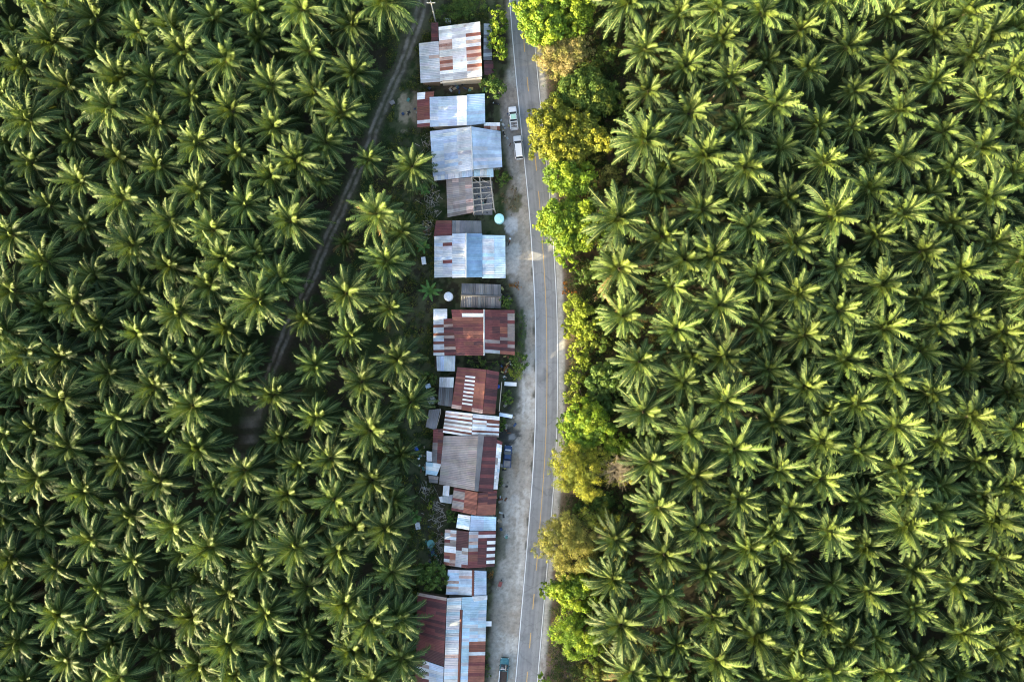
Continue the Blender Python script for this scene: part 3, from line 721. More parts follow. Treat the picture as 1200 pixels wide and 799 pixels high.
tree('roadside_tree', 'shade-toned green tree just below the sandy-gold tree', 'tree', [(690, 108, 22), (672, 102, 16), (704, 120, 16, .9), (660, 116, 12, .8), (690, 90, 14, .85)], 7.2, 'mid', 6, GT)  # darker leaf colour holds the shade on the yellow crown's right half
tree('roadside_tree', 'lime tree set back from the road between yellow tree and the large lime tree', 'tree', [(658, 206, 17), (672, 214, 17), (652, 220, 10, .8), (686, 204, 12, .85), (664, 196, 12, .9)], 7.8, 'lime', 7, GT)
tree('roadside_tree', 'large bright lime tree reaching over the road opposite the turquoise tank', 'tree', [(652, 256, 20), (672, 262, 24), (692, 252, 18), (644, 262, 12, .85), (684, 276, 16, .9), (662, 282, 14, .85), (660, 300, 9, .7), (668, 310, 7, .6), (700, 268, 12, .8)], 9.2, 'lime', 8, GT)
tree('roadside_tree', 'pale lime tree opposite the large red roof with white ridge', 'tree', [(674, 362, 13), (686, 374, 14), (672, 382, 10, .8), (690, 388, 10, .85), (668, 392, 7, .6)], 6.0, 'yellow', 9, GT)
tree('roadside_tree', 'small bright yellow roundish tree opposite the bottom of the large red roof', 'tree', [(680, 410, 11), (684, 418, 8, .8)], 4.6, 'yellow', 10, GT)
tree('roadside_tree', 'narrow yellow-lime tree in a string along the road opposite the yellow shrubs', 'tree', [(678, 436, 8, .8), (673, 447, 10), (670, 462, 9), (684, 430, 6, .8), (677, 470, 8, .8)], 4.8, 'yellow', 11, GT)
tree('roadside_tree', 'dark green bush-like tree with bright leaf tufts next to the palms', 'tree', [(706, 440, 14), (718, 446, 12), (698, 448, 10), (714, 432, 9), (728, 450, 8, .8), (702, 462, 12, .7), (712, 472, 12, .7)], 5.0, 'green', 12, GT, leaf=.5)
tree('roadside_tree', 'wide bright lime tree by the road opposite the striped roof', 'tree', [(678, 484, 16), (694, 494, 18), (668, 500, 12, .85), (708, 508, 14, .9), (686, 512, 14, .85), (724, 520, 12, .8), (662, 494, 8, .7), (664, 514, 8, .7), (734, 526, 8, .7)], 7.0, 'lime', 13, GT, leaf=.38)
tree('roadside_tree', 'wide golden tree with grey bare twigs on its right side', 'tree', [(668, 546, 18), (684, 556, 20), (676, 534, 16, .9), (660, 562, 12, .85), (692, 572, 14, .85), (700, 534, 12, .85), (655, 538, 9, .8), (738, 558, 8, .7), (720, 556, 12, .6), (728, 540, 9, .62)], 8.2, 'gold', 14, GT, leaf=.24, bare=(722, 550, 22), dens=1.15)
tree('roadside_tree', 'large olive-gold tree covering part of the road near the bottom', 'tree', [(656, 636, 20), (674, 646, 22), (646, 624, 14, .85), (664, 616, 16, .9), (684, 630, 16, .9), (642, 644, 10, .8), (690, 656, 12, .8), (656, 660, 9, .7)], 8.6, 'olive', 15, GT, leaf=.24, dens=1.2)
tree('roadside_tree', 'yellow tree right of the large olive-gold tree', 'tree', [(700, 612, 12), (716, 614, 12), (690, 606, 10), (730, 618, 8, .8), (708, 600, 10, .8)], 7.0, 'gold', 16, GT, leaf=.28)
tree('roadside_tree', 'lime tree touching the road edge just below the large olive-gold tree', 'tree', [(658, 690, 13), (672, 698, 16), (646, 688, 9, .8), (680, 686, 12), (664, 680, 10, .85), (682, 712, 9, .8), (698, 702, 7, .8), (638, 694, 5, .6)], 6.6, 'lime', 17, GT)
tree('roadside_tree', 'lowest wide yellow-green tree beside the bare brown verge', 'tree', [(666, 738, 16), (684, 744, 18), (656, 740, 11, .85), (700, 736, 12, .85), (674, 758, 14, .9), (690, 762, 10, .8), (704, 746, 9, .8), (664, 722, 10, .8)], 6.6, 'lime', 18, GT, leaf=.3)
tree('small_tree', 'tiny bright lime bush at the road\'s right edge by the bottom frame', 'bush', [(637, 794, 6), (642, 797, 6), (634, 799, 4)], 2.4, 'lime', 19)
tree('small_tree', 'dim bush with rusty leaves right of the road below the large lime tree', 'bush', [(664, 334, 5), (663, 342, 4), (672, 345, 4)], 2.2, 'orange', 20)
# house side
tree('garden_tree', 'narrow bright tree in a tall column beside the top house', 'tree', [(582, 20, 8), (584, 30, 9), (580, 40, 8), (582, 52, 9), (586, 64, 8), (588, 24, 6, .8)], 5.2, 'lime', 21)
tree('garden_tree', 'round dark green tree between the top house and the parked pickup', 'tree', [(574, 100, 9), (583, 102, 9), (578, 108, 8), (580, 95, 7)], 4.6, 'green', 22)
tree('shrub', 'green bush beside the wide blue-grey gable roof', 'shrub', [(587, 205, 7), (594, 208, 6), (588, 214, 6)], 2.6, 'green', 23)
tree('shrub', 'brown and olive weedy bush on the mound above the turquoise tank', 'shrub', [(602, 222, 5, .6), (592, 232, 6), (600, 246, 6), (606, 232, 4)], 1.4, 'brown', 24, leaf=.2)
tree('shrub', 'green bush with one bright tuft at the corner of dark grey roof', 'shrub', [(587, 351, 5), (593, 356, 6), (597, 351, 4)], 3.4, 'green', 25)
tree('shrub', 'long low green hedge in front of the large red roof', 'shrub', [(611, 370, 5), (613, 380, 5), (612, 392, 5), (610, 404, 4, .8)], 1.2, 'green', 26, leaf=.2)
tree('shrub', 'leafy green bush at the lower right corner of the large red roof', 'shrub', [(606, 420, 7), (612, 428, 7), (605, 430, 5), (614, 418, 4)], 2.2, 'green', 27)
tree('shrub', 'small orange-yellow bush, left one of the yellow garden shrubs', 'shrub', [(590, 431, 3.5), (594, 433, 3)], 1.6, 'orange', 28, leaf=.2)
tree('shrub', 'golden yellow bush beside the lime green ball bush', 'shrub', [(600, 436, 4), (602, 441, 4), (598, 434, 3)], 1.9, 'yellow', 29, leaf=.22)
tree('shrub', 'clipped lime green ball bush at the edge of the gravel', 'shrub', [(609, 440, 4), (609, 438, 3.5), (608, 442, 3.5)], 1.6, 'ball', 30, leaf=.16, dens=2)
tree('shrub', 'fresh green bush below the white market table', 'shrub', [(595, 463, 5), (598, 468, 4), (593, 470, 4)], 1.6, 'green', 31)
tree('shrub', 'green bush below the pale blue stall roof', 'shrub', [(587, 494, 5), (589, 502, 4)], 1.6, 'green', 32)
tree('shrub', 'orange dry-leaved plant lying by the gravel opposite dark grey roof', 'shrub', [(605, 333, 3.5), (602, 335, 3), (608, 336, 3.2), (598, 334, 2.2)], .9, 'orange', 33, leaf=.18)
tree('garden_tree', 'dense green tree above the long dark red roof', 'tree', [(500, 668, 10), (510, 672, 11), (518, 680, 7), (504, 682, 9), (494, 676, 7), (514, 662, 7)], 4.6, 'green', 34)
tree('shrub', 'green bush squeezed between orange patchwork roof and small pale blue roof', 'shrub', [(528, 602, 6), (532, 606, 5), (526, 608, 4)], 2.4, 'green', 35)
tree('shrub', 'lime leaved bush among palms left of the orange patchwork roof', 'shrub', [(468, 577, 5), (472, 580, 4), (462, 582, 4)], 2.6, 'lime', 36, leaf=.4)
tree('shrub', 'yellow-tipped small bush behind the taupe roof house', 'shrub', [(505, 590, 3), (503, 594, 3)], 1.8, 'yellow', 37, leaf=.22)
tree('shrub', 'rust coloured dry plant at the wall of the blue roof with rusty ridge', 'shrub', [(575, 671, 3.5), (574, 675, 3)], 1.2, 'orange', 38, leaf=.18)
tree('shrub', 'low green weeds at the wall of the long dark red roof\'s bottom end', 'shrub', [(572, 768, 4), (571, 780, 4), (573, 790, 3)], 1.1, 'green', 39, leaf=.2)
tree('shrub', 'dark green bushes filling the corner behind the top house', 'shrub', [(520, 14, 10), (534, 8, 12), (548, 12, 11), (560, 6, 10), (530, 22, 7)], 2.0, 'green', 40, leaf=.28)
tree('shrub', 'green bush below the small pale roof beside the large red roof', 'shrub', [(502, 442, 6), (508, 445, 5), (498, 438, 5)], 2.2, 'green', 41, leaf=.3)
tree('shrub', 'tiny green plant at the strip where taupe roof meets the gravel', 'shrub', [(586, 566, 3), (587, 560, 2.2)], 1.2, 'green', 42, leaf=.18)
tree('garden_tree', 'low green tree in the dark gap above the rusty roof with white slats', 'tree', [(560, 424, 7), (572, 427, 7), (550, 422, 6), (584, 424, 5)], 2.2, 'green', 43, leaf=.28)

def banana(label, px, py, h, rl, seed):
    g = np.random.default_rng(seed); root = W(px, py, h); root.z = 0
    t = thing('banana_plant', label, 'plant', root)
    MB().tube([(0, 0, -.1), (.03, 0, h * .5), (0, .02, h)], [.16, .13, .09], 8).build('stem', mat_stem, t)
    V = []; F = []; C = []
    for k in range(8):
        az = k * 2.4 + g.normal(0, .2); L = rl * g.uniform(.8, 1.1); e0 = R(g.uniform(30, 60)); n = 9
        p = np.array([0, 0, h - .1]); pts_ = [p]; 
        for s in range(n - 1):
            e = e0 - R(75) * (s / (n - 1)) ** 1.2
            p = p + np.array([math.cos(e) * math.cos(az), math.cos(e) * math.sin(az), math.sin(e)]) * L / (n - 1); pts_.append(p)
        la = np.array([-math.sin(az), math.cos(az), 0]); b = len(V)
        for s, q in enumerate(pts_):
            w = .34 * math.sin(math.pi * min(1, s / (n - 1) * .93 + .05)) ** .6
            V += [q - la * w - np.array([0, 0, w * .35]), q, q + la * w - np.array([0, 0, w * .35])]
        for s in range(n - 1):
            a = b + 3 * s; F += [(a, a + 1, a + 4, a + 3), (a + 1, a + 2, a + 5, a + 4)]
            c = np.array([0.07, 0.15, 0.035, 1]) * np.array([*[g.uniform(.8, 1.2)] * 3, 1]); C += [c, c]
    obj('leaves', mesh_np('leaves', np.array(V), np.array(F), M['herb'], np.array(C)), t)
mat_stem = mat_plain('banana_stem', (0.12, 0.14, 0.05), 0.7, var=.3)
banana('banana plant with broad green leaves between the two rows of roofs beside the white tank', 503, 341, 3.0, 2.9, 1)
banana('smaller dark banana plant beside the blue roof with a white ridge', 496, 288, 2.4, 2.0, 2)
banana('banana plant with dull leaves left of the roofless timber frame', 497, 222, 2.2, 1.9, 3)
banana('banana plant left of the maroon-and-white patchwork roof', 486, 604, 2.6, 2.2, 4)

for n_, (px, py, rp, hh, kd, lb) in enumerate([
    (712, 62, 11, 2.6, 'mid', 'bush in the shade right of the sandy-gold tree'), (724, 118, 12, 3.0, 'mid', 'bush between the shade-toned green tree and the first palms'),
    (716, 205, 11, 2.8, 'olive', 'olive bush right of the set-back lime tree'), (722, 236, 10, 2.4, 'mid', 'bush among dry litter right of the large bright lime tree'),
    (702, 312, 11, 2.6, 'green', 'dark bush under the large pale oil palm by the road'), (684, 322, 9, 2.4, 'green', 'dark bush close below the large bright lime tree'),
    (706, 372, 11, 3.0, 'green', 'dark bush right of the pale lime tree'), (702, 402, 10, 2.6, 'mid', 'bush right of the small bright yellow roundish tree'),
    (704, 588, 12, 2.6, 'green', 'shaded bush between the golden tree and the olive-gold tree'), (680, 596, 9, 2.2, 'green', 'small shaded bush by the verge above the olive-gold tree'),
    (738, 585, 10, 2.6, 'mid', 'bush below the grey bare twigs of the golden tree'), (722, 650, 12, 2.8, 'olive', 'olive bush right of the large olive-gold tree'),
    (712, 684, 10, 2.6, 'mid', 'bush right of the lime tree touching the road edge'), (716, 722, 12, 2.8, 'mid', 'bush between the two lowest roadside trees and the palms'),
    (694, 784, 10, 2.2, 'mid', 'bush right of the bare brown verge at the bottom')]):
    hh *= 1.6; rp *= 1.15
    tree('understory_bush', lb, 'bush', [(px, py, rp * .8), (px + rp * .7, py - rp * .3, rp * .6, .85), (px - rp * .5, py + rp * .6, rp * .6, .8), (px + rp * .2, py + rp * .8, rp * .5, .7)], hh, kd, 200 + n_, 'bushes between the roadside trees and the palms', leaf=.34)

# ground cover nobody could count
def undergrowth():
    g = np.random.default_rng(77)
    clumps = []; 
    P = []
    for k in range(60000):
        x = g.uniform(380, 800); y = g.uniform(-20, 820)
        lx = float(Lx(y))
        if x > lx + 34 + 10 * g.random():
            w = 3.2 if x < lx + 120 else .6
        elif x < 512:
            tr = float(np.interp(y, [a for a, b in TRACK], [b for a, b in TRACK]))
            if abs(x - tr) < 10: continue
            if 462 < x < 494 and 105 < y < 150: continue
            w = 1.1 if x > 455 else .25
        elif x < 572 and y < 30: w = .8
        else: continue
        n = float(fbm(np.array([x * .06]), np.array([y * .06]), 5)[0])
        if g.random() > w * max(0, (n - .3) * 3.2): continue
        P.append((x, y, lx))
        if len(P) > 15000: break
    V = []; C = []
    cols = [(0.06, 0.09, 0.022), (0.045, 0.08, 0.022), (0.15, 0.16, 0.03), (0.15, 0.10, 0.045), (0.11, 0.085, 0.05)]
    for (x, y, lx) in P:
        c0 = W(x, y, 0); right = x > lx
        ci = int(g.choice(5, p=[.36, .34, .14, .07, .09])) if right else int(g.integers(3))
        clumps.append((c0.x, c0.y, g.uniform(.1, 1.5 if right else .7), g.uniform(.35, 1.1 if right else .85), ci))
    for ci in range(5):
        cl = [c[:4] for c in clumps if c[4] == ci]
        if not cl: continue
        v, f, c = leaf_cloud(cl, [cols[ci]], g, .26, 26)
        V.append(v); C.append(c)
    V = np.concatenate(V); C = np.concatenate(C)
    o = obj('undergrowth', mesh_np('undergrowth', V, np.arange(len(V)).reshape(-1, 4), M['herb'], C))
    tag(o, 'low weeds and leaf litter under the trees and behind the houses', 'undergrowth', kind='stuff')
undergrowth()

# ------------------------------------------------------------------ houses
TIN = {  # colour, rust amount (added to noise)
 'galv': ((0.52, 0.54, 0.56), -.03), 'pale': ((0.60, 0.605, 0.60), .07), 'blue': ((0.42, 0.50, 0.60), -.1), 'deep': ((0.22, 0.34, 0.47), -.25), 'sky': ((0.45, 0.60, 0.68), -.25),
 'white': ((0.80, 0.80, 0.78), -.3), 'rust': ((0.19, 0.065, 0.045), .2), 'red': ((0.16, 0.045, 0.042), .10), 'orange': ((0.27, 0.10, 0.065), .06), 'maroon': ((0.085, 0.032, 0.032), .03),
 'grey': ((0.17, 0.165, 0.165), -.2), 'char': ((0.105, 0.10, 0.10), -.2), 'taupe': ((0.27, 0.235, 0.215), -.2), 'rstain': ((0.52, 0.37, 0.31), .15), 'dun': ((0.27, 0.22, 0.19), 0), 'lgrey': ((0.40, 0.41, 0.42), -.02),
}
def bil(c, u, v):
    TL, TR, BR, BL = c
    return (TL * (1 - u) + TR * u) * (1 - v) + (BL * (1 - u) + BR * u) * v

def roof(root, name, quad, pal, run='x', patches=(), seed=0, sheet=.76, length=3.1, label=None, corr=True, jit=.10):
    """quad TL,TR,BR,BL as (px,py,z). run: way the water runs, 'x' or 'y'. Overlapping corrugated sheets, one mesh."""
    g = np.random.default_rng(seed + 900)
    c = [np.array(W(*q)) - np.array(root.location) for q in quad]
    lx = (np.linalg.norm(c[1] - c[0]) + np.linalg.norm(c[2] - c[3])) / 2
    ly = (np.linalg.norm(c[3] - c[0]) + np.linalg.norm(c[2] - c[1])) / 2
    across, along = (ly, lx) if run == 'x' else (lx, ly)
    na = max(1, round(across / sheet)); nl = max(1, round(along / length))
    z0 = [q[2] for q in quad]
    # is the high side at the start or the end of the run?
    hi_end = (z0[1] + z0[2] > z0[0] + z0[3]) if run == 'x' else (z0[2] + z0[3] > z0[0] + z0[1])
    nrm = np.cross(c[1] - c[0], c[3] - c[0]); nrm /= np.linalg.norm(nrm); nrm *= np.sign(nrm[2])
    V = []; F = []; C = []; U = []
    names = list(pal.keys()); pw = np.array(list(pal.values()), float); pw /= pw.sum()
    NW = 2 if corr else 1
    prof = [0, .028, .028, 0] if corr else [0, 0]
    for i in range(na):
        kcol = names[int(g.choice(len(names), p=pw))]; jcol = g.uniform(1 - jit, 1 + jit)
        for j in range(nl):
            jj = j if hi_end else nl - 1 - j            # 0 = eave row
            um, vm = ((j + .5) / nl, (i + .5) / na) if run == 'x' else ((i + .5) / na, (j + .5) / nl)
            k = kcol if g.random() < .72 else names[int(g.choice(len(names), p=pw))]
            for p in patches:
                if p[0] <= um <= p[1] and p[2] <= vm <= p[3]:
                    cand_ = p[4] if isinstance(p[4], (list, tuple)) else [p[4]]
                    k = cand_[i % len(cand_)] if (len(p) > 5 and p[5] == 'alt') else cand_[int(g.integers(len(cand_)))]
            rgb, ru = TIN[k]
            col = (*(np.array(rgb) * jcol * g.uniform(1 - jit * .4, 1 + jit * .4) * (1 + g.normal(0, .02, 3))), ru + g.normal(0, .04))
            lift = .006 * (i % 2) + .012 * (jj % 2) + .008
            a0 = i / na; a1 = (i + 1) / na + .03 / across * (i < na - 1)
            l0 = j / nl; l1 = (j + 1) / nl
            ov = .05 / max(nl, 1)
            if hi_end: l0 = max(0, l0 - (ov if j else .012))
            else: l1 = min(1, l1 + (ov if j < nl - 1 else .012))
            sk = g.normal(0, .02) / across; 
            ts = np.linspace(0, 1, NW * 4 + 1) if corr else np.array([0, 1.])
            base = len(V)
            for q, t in enumerate(ts):
                a = a0 + (a1 - a0) * t
                hgt = lift + (.045 if corr and q % 4 in (1, 2) else 0)
                for l in (l0, l1):
                    u, v = (l + 0, a + sk * (l - l0)) if run == 'x' else (a + sk * (l - l0), l)
                    ex = (.02 if (l == l1) == (not hi_end) else 0)
                    V.append(bil(c, u, v) + nrm * (hgt + ex))
            for q in range(len(ts) - 1):
                b = base + 2 * q
                F.append((b, b + 1, b + 3, b + 2)); C.append(col)
                au = (a0 + (a1 - a0) * ts[q]) * across + seed * 3.1; bu = (a0 + (a1 - a0) * ts[q + 1]) * across + seed * 3.1
                U += [(au, l0 * along + seed), (au, l1 * along + seed), (bu, l1 * along + seed), (bu, l0 * along + seed)]
    # battens under the sheets give the roof its thickness
    th = .07; b = len(V)
    ins = .004
    for (u, v) in ((ins, ins), (1 - ins, ins), (1 - ins, 1 - ins), (ins, 1 - ins)):
        p = bil(c, u, v); V.append(p - nrm * .004); V.append(p - nrm * th)
    for a_, b_ in ((0, 1), (1, 2), (2, 3), (3, 0)):
        F.append((b + 2 * a_, b + 2 * b_, b + 2 * b_ + 1, b + 2 * a_ + 1)); C.append((.12, .10, .09, -.3)); U += [(0, 0)] * 4
    F.append((b + 7, b + 5, b + 3, b + 1)); C.append((.12, .10, .09, -.3)); U += [(0, 0)] * 4
    o = obj(name, mesh_np(name, np.array(V), np.array(F), M['tin'], np.array(C), uvs=U), root)
    if label: o['label'] = label
    return o

def ridge(root, p0, p1, w, colour, z, name='ridge_cap', h=.16):
    a = W(p0[0], p0[1], z) - root.location; b = W(p1[0], p1[1], z) - root.location
    d = (b - a).normalized(); s = Vector((-d.y, d.x, 0)) * w / 2; up = Vector((0, 0, h)); dn = Vector((0, 0, -.03))
    V = [a - s + dn, a + up, a + s + dn, b - s + dn, b + up, b + s + dn, a + dn * 4, b + dn * 4]
    F = [(0, 1, 4, 3), (1, 2, 5, 4), (3, 7, 6, 0), (6, 7, 5, 2)]
    L = (b - a).length
    U = [(0, 0), (.3, 0), (.3, L), (0, L)] * 4
    rgb, ru = TIN[colour]
    return obj(name, mesh_np(name, np.array(V), np.array(F), M['tin'], np.array([(*rgb, ru)] * 4), uvs=U), root)

def walls(root, ring, mat, inset=.94, name='wall', openings=True, drop=.16):
    """ring of (px,py,ztop) under the roof; wall panels up to it, with a front door and windows on the road side"""
    P = [W(*r) - root.location for r in ring]
    cx = sum(p.x for p in P) / len(P); cy = sum(p.y for p in P) / len(P)
    Q = [Vector((cx + (p.x - cx) * inset, cy + (p.y - cy) * inset, p.z - drop)) for p in P]
    V = []; F = []; n = len(Q)
    th = .12
    for q in Q: V += [(q.x, q.y, -.2), (q.x, q.y, q.z)]
    for q in Q:
        k = 1 - th / max(.5, math.hypot(q.x - cx, q.y - cy))
        V += [(cx + (q.x - cx) * k, cy + (q.y - cy) * k, -.2), (cx + (q.x - cx) * k, cy + (q.y - cy) * k, q.z)]
    for i in range(n):
        j = (i + 1) % n
        F += [(2 * i, 2 * j, 2 * j + 1, 2 * i + 1), (2 * n + 2 * i, 2 * n + 2 * i + 1, 2 * n + 2 * j + 1, 2 * n + 2 * j), (2 * i + 1, 2 * j + 1, 2 * n + 2 * j + 1, 2 * n + 2 * i + 1)]
    w = obj(name, mesh_np(name, V, F, mat), root)
    if not openings: return w
    # road side = the longest edge facing +x
    best = None
    for i in range(n):
        a, b = Q[i], Q[(i + 1) % n]
        if (a.x + b.x) / 2 > cx and abs(b.y - a.y) > abs(b.x - a.x) * 2 and (best is None or (b - a).length > best[0]): best = ((b - a).length, a, b)
    if best:
        L, a, b = best
        if a.y > b.y: a, b = b, a
        d = Vector((b.x - a.x, b.y - a.y, 0)).normalized(); nr = Vector((d.y, -d.x, 0))
        if nr.x < 0: nr = -nr
        top = min(a.z, b.z)
        def panel(mb, s0, s1, z0, z1, o0, o1):
            pts_ = []
            for z in (z0, z1):
                for (s, o) in ((s0, o0), (s1, o0), (s1, o1), (s0, o1)):
                    p = Vector((a.x, a.y, 0)) + d * s + nr * o; pts_.append((p.x, p.y, z))
            mb.add(pts_, [(3, 2, 1, 0), (4, 5, 6, 7), (0, 1, 5, 4), (1, 2, 6, 5), (2, 3, 7, 6), (3, 0, 4, 7)])
        mb = MB(); panel(mb, L * .5 - .5, L * .5 + .5, 0, 2.02, -.02, .04); dr = mb.build('door', M['timber'], root)
        mb = MB(); panel(mb, L * .5 + .34, L * .5 + .40, .98, 1.10, .04, .09); mb.build('handle', M['silver'], dr)
        for f in (.2, .8):
            if L < 4: break
            mb = MB(); s = L * f
            for (x0, x1, y0, y1) in ((-.62, .62, .9, .98), (-.62, .62, 1.92, 2.0), (-.62, -.54, .98, 1.92), (.54, .62, .98, 1.92)): panel(mb, s + x0, s + x1, y0, y1, -.02, .06)
            fr = mb.build('window', M['paletimber'], root)
            mb = MB(); panel(mb, s - .54, s + .54, .98, 1.92, -.02, .02); mb.build('pane', M['glass'], fr)
    return w

def house(label, px, py, cat='house', name='house'):
    return thing(name, label, cat, W(px, py, 0))

# A: the top house
h = house('large top house with a white rust-streaked single-pitch roof and grey side annex', 535, 62)
roof(h, 'main_roof', [(514, 32, 3.8), (562.5, 25.5, 5.2), (565, 90, 5.2), (516, 95.5, 3.8)], {'pale': 5, 'rstain': 1.2, 'white': 2}, 'x',
     [(0, 1, 0, .2, ['white', 'pale']), (.66, 1, .2, .85, ['rstain', 'rstain', 'rstain', 'orange', 'pale']), (0, .34, .22, .36, 'rstain'), (0, .34, .56, .8, ['orange', 'rstain']), (.33, .67, .2, .8, ['white', 'pale']), (0, 1, .86, 1, ['pale', 'lgrey'])], 1)
roof(h, 'lean_to_roof', [(491, 51, 2.7), (514, 48.5, 3.6), (516.5, 96, 3.6), (493, 97.5, 2.7)], {'galv': 3, 'pale': 2, 'lgrey': 1}, 'x', [(.5, 1, .3, .42, 'rstain')], 2, length=2.2)
roof(h, 'annex_roof', [(567, 28, 3.1), (576, 28.5, 2.7), (576.5, 70.5, 2.7), (566.5, 71, 3.1)], {'lgrey': 2, 'grey': 1}, 'x', [], 3)
roof(h, 'porch_roof', [(567, 71.5, 3.0), (578, 71.5, 2.6), (578.5, 88, 2.6), (567.5, 88, 3.0)], {'maroon': 3, 'red': 1}, 'x', [], 4)
roof(h, 'shed_roof', [(505.5, 27, 2.9), (513.5, 26.5, 3.1), (513.5, 48, 3.1), (505.5, 48.5, 2.9)], {'red': 1, 'maroon': 1}, 'x', [], 5)
a = W(516, 96.3, 3.7) - h.location; b = W(564.5, 90.8, 5.05) - h.location
V0 = [a, b, b + Vector((0, -.25, -.02)), a + Vector((0, -.25, -.02)), a + Vector((0, 0, -.35)), b + Vector((0, 0, -.35)), b + Vector((0, -.25, -.35)), a + Vector((0, -.25, -.35))]
MB().add(V0, [(0, 1, 2, 3), (7, 6, 5, 4), (3, 2, 6, 7), (0, 4, 5, 1), (1, 5, 6, 2), (0, 3, 7, 4)]).build('fascia', M['cream'], h)
walls(h, [(516, 95, 3.8), (564.5, 89, 5.2), (562, 26, 5.2), (514.5, 33, 3.8)], M['cream'])
walls(h, [(494, 97, 2.75), (515, 95.5, 3.55), (513.5, 50, 3.55), (492, 52, 2.75)], M['timber'], .92, 'lean_to_wall', False)
walls(h, [(506, 48, 2.9), (513, 48, 3.05), (513, 28, 3.05), (506, 28, 2.9)], M['timber'], .9, 'shed_wall', False)
walls(h, [(567.5, 70, 3.05), (576, 70, 2.7), (575.5, 29, 2.7), (567.5, 29, 3.05)], M['timber'], .92, 'annex_wall', False)
for (x, y) in ((577.5, 73), (578, 87)):
    p = W(x, y, 2.6) - h.location; MB().tube([(p.x, p.y, -.1), (p.x, p.y, 2.5)], .06).build('post', M['timber'], h)

# B
h = house('small house with pale blue roof, one white translucent strip and rusty back lean-to', 530, 129)
roof(h, 'main_roof', [(503.5, 114, 3.0), (547, 112.2, 4.1), (547, 147, 4.1), (504, 149, 3.0)], {'blue': 5, 'galv': 2}, 'x', [(.8, 1, 0, 1, 'white')], 11, length=2.1)
roof(h, 'front_roof', [(547, 111, 4.05), (568, 110, 3.3), (568.5, 145, 3.3), (547, 147.5, 4.05)], {'blue': 5, 'sky': 1}, 'x', [], 12, length=4)
roof(h, 'lean_to_roof', [(489, 109, 2.2), (509, 107, 2.8), (504.5, 148, 2.8), (489, 149.5, 2.2)], {'rust': 4, 'red': 3, 'orange': 1}, 'x', [(0, .5, .0, .12, 'white'), (0, .5, .13, .18, 'white'), (0, 1, .83, .90, 'pale')], 13, length=2.2)
walls(h, [(505, 148, 3.0), (547, 146, 4.1), (568, 144, 3.3), (567.5, 111.5, 3.3), (547, 112.5, 4.1), (505, 115, 3.0)], M['plaster'])
walls(h, [(490, 148.5, 2.2), (503, 147.5, 2.7), (506, 109, 2.7), (490, 110, 2.2)], M['timber'], .93, 'lean_to_wall', False)

# C
h = house('big house with wide blue-grey tin gable roof beside the two parked white cars', 547, 178)
roof(h, 'roof_west_slope', [(504, 154, 3.0), (551.5, 148.5, 4.7), (554, 199, 4.7), (507.5, 207, 3.0)], {'galv': 4, 'blue': 4, 'pale': 1}, 'x', [(.0, .28, 0, 1, ['blue', 'blue', 'galv']), (.7, 1, 0, 1, ['galv', 'pale'])], 21, length=2.6)  # paler sheets toward the ridge put the grazing sun into their colour
roof(h, 'roof_front_slope', [(552, 148.5, 4.7), (586.5, 154, 3.3), (588.5, 196, 3.3), (554.5, 199, 4.7)], {'blue': 5, 'galv': 1}, 'x', [], 22, length=3.4)
roof(h, 'porch_roof', [(567, 143.8, 3.0), (586, 144, 3.0), (586.2, 153, 3.2), (567, 152, 3.4)], {'white': 1}, 'y', [(0, 1, .6, 1, ['rust', 'rstain'])], 23, length=1.0)
roof(h, 'skirt_roof', [(508, 206, 2.9), (554, 198.5, 3.6), (554, 207, 3.3), (509, 212, 2.6)], {'blue': 2, 'galv': 2}, 'y', [(.33, .62, 0, 1, 'white')], 24)
roof(h, 'front_skirt_roof', [(555, 199.5, 3.5), (578, 197.5, 3.1), (578.3, 207.5, 2.9), (555, 208, 3.2)], {'sky': 2, 'pale': 2}, 'y', [], 25)
ridge(h, (552, 148), (554.2, 199.3), .35, 'pale', 4.74)
walls(h, [(508, 205, 3.0), (554, 197, 4.7), (588, 195, 3.35), (586, 155.5, 3.35), (552, 150, 4.7), (505, 156, 3.0)], M['plaster'], .95)
for (x, y, z) in ((568, 145, 3), (585, 145, 3), (577, 206, 2.9), (510, 210.5, 2.6), (533, 209, 2.9), (554, 206.5, 3.2)):
    p = W(x, y, z) - h.location; MB().tube([(p.x, p.y, -.1), (p.x, p.y, z - .1)], .06).build('post', M['timber'], h)

# D: the ruin
h = house('half roofless house: mottled taupe sheets on one side, bare timber frame on the other', 550, 230)
roof(h, 'old_roof', [(523, 210.5, 2.5), (552.5, 208, 3.5), (555, 249, 3.5), (524.5, 255, 2.5)], {'dun': 4, 'taupe': 4, 'rstain': .5}, 'x', [(.8, 1, .2, .95, ['rstain', 'dun', 'taupe'])], 31, length=1.5, jit=.28)
q = [(552.5, 208, 3.5), (575, 206.5, 2.8), (580, 246.5, 2.8), (555, 250, 3.5)]
qq = [np.array(W(*k)) - np.array(h.location) for k in q]
for f in (0.02, .42, .97):
    p0, p1 = bil(qq, f, 0), bil(qq, f, 1); MB().tube([p0, p1], .12 if f else .08, 4).build('purlin', M['paletimber'], h)
for f in (0.0, .15, .31, .47, .63, .79, .96):
    p0, p1 = bil(qq, 0, f), bil(qq, 1, f); p0 = p0 + np.array([0, 0, .15]); p1 = p1 + np.array([0, 0, .15])
    MB().tube([p0, p1], .09, 4).build('rafter', M['paletimber'], h)
for (u, v) in ((0, 0), (.42, 0), (1, 0), (1, .5), (1, 1), (.42, 1), (0, 1)):
    p = bil(qq, u, v); MB().tube([(p[0], p[1], -.2), (p[0], p[1], p[2])], .09, 6).build('post', M['paletimber'], h)
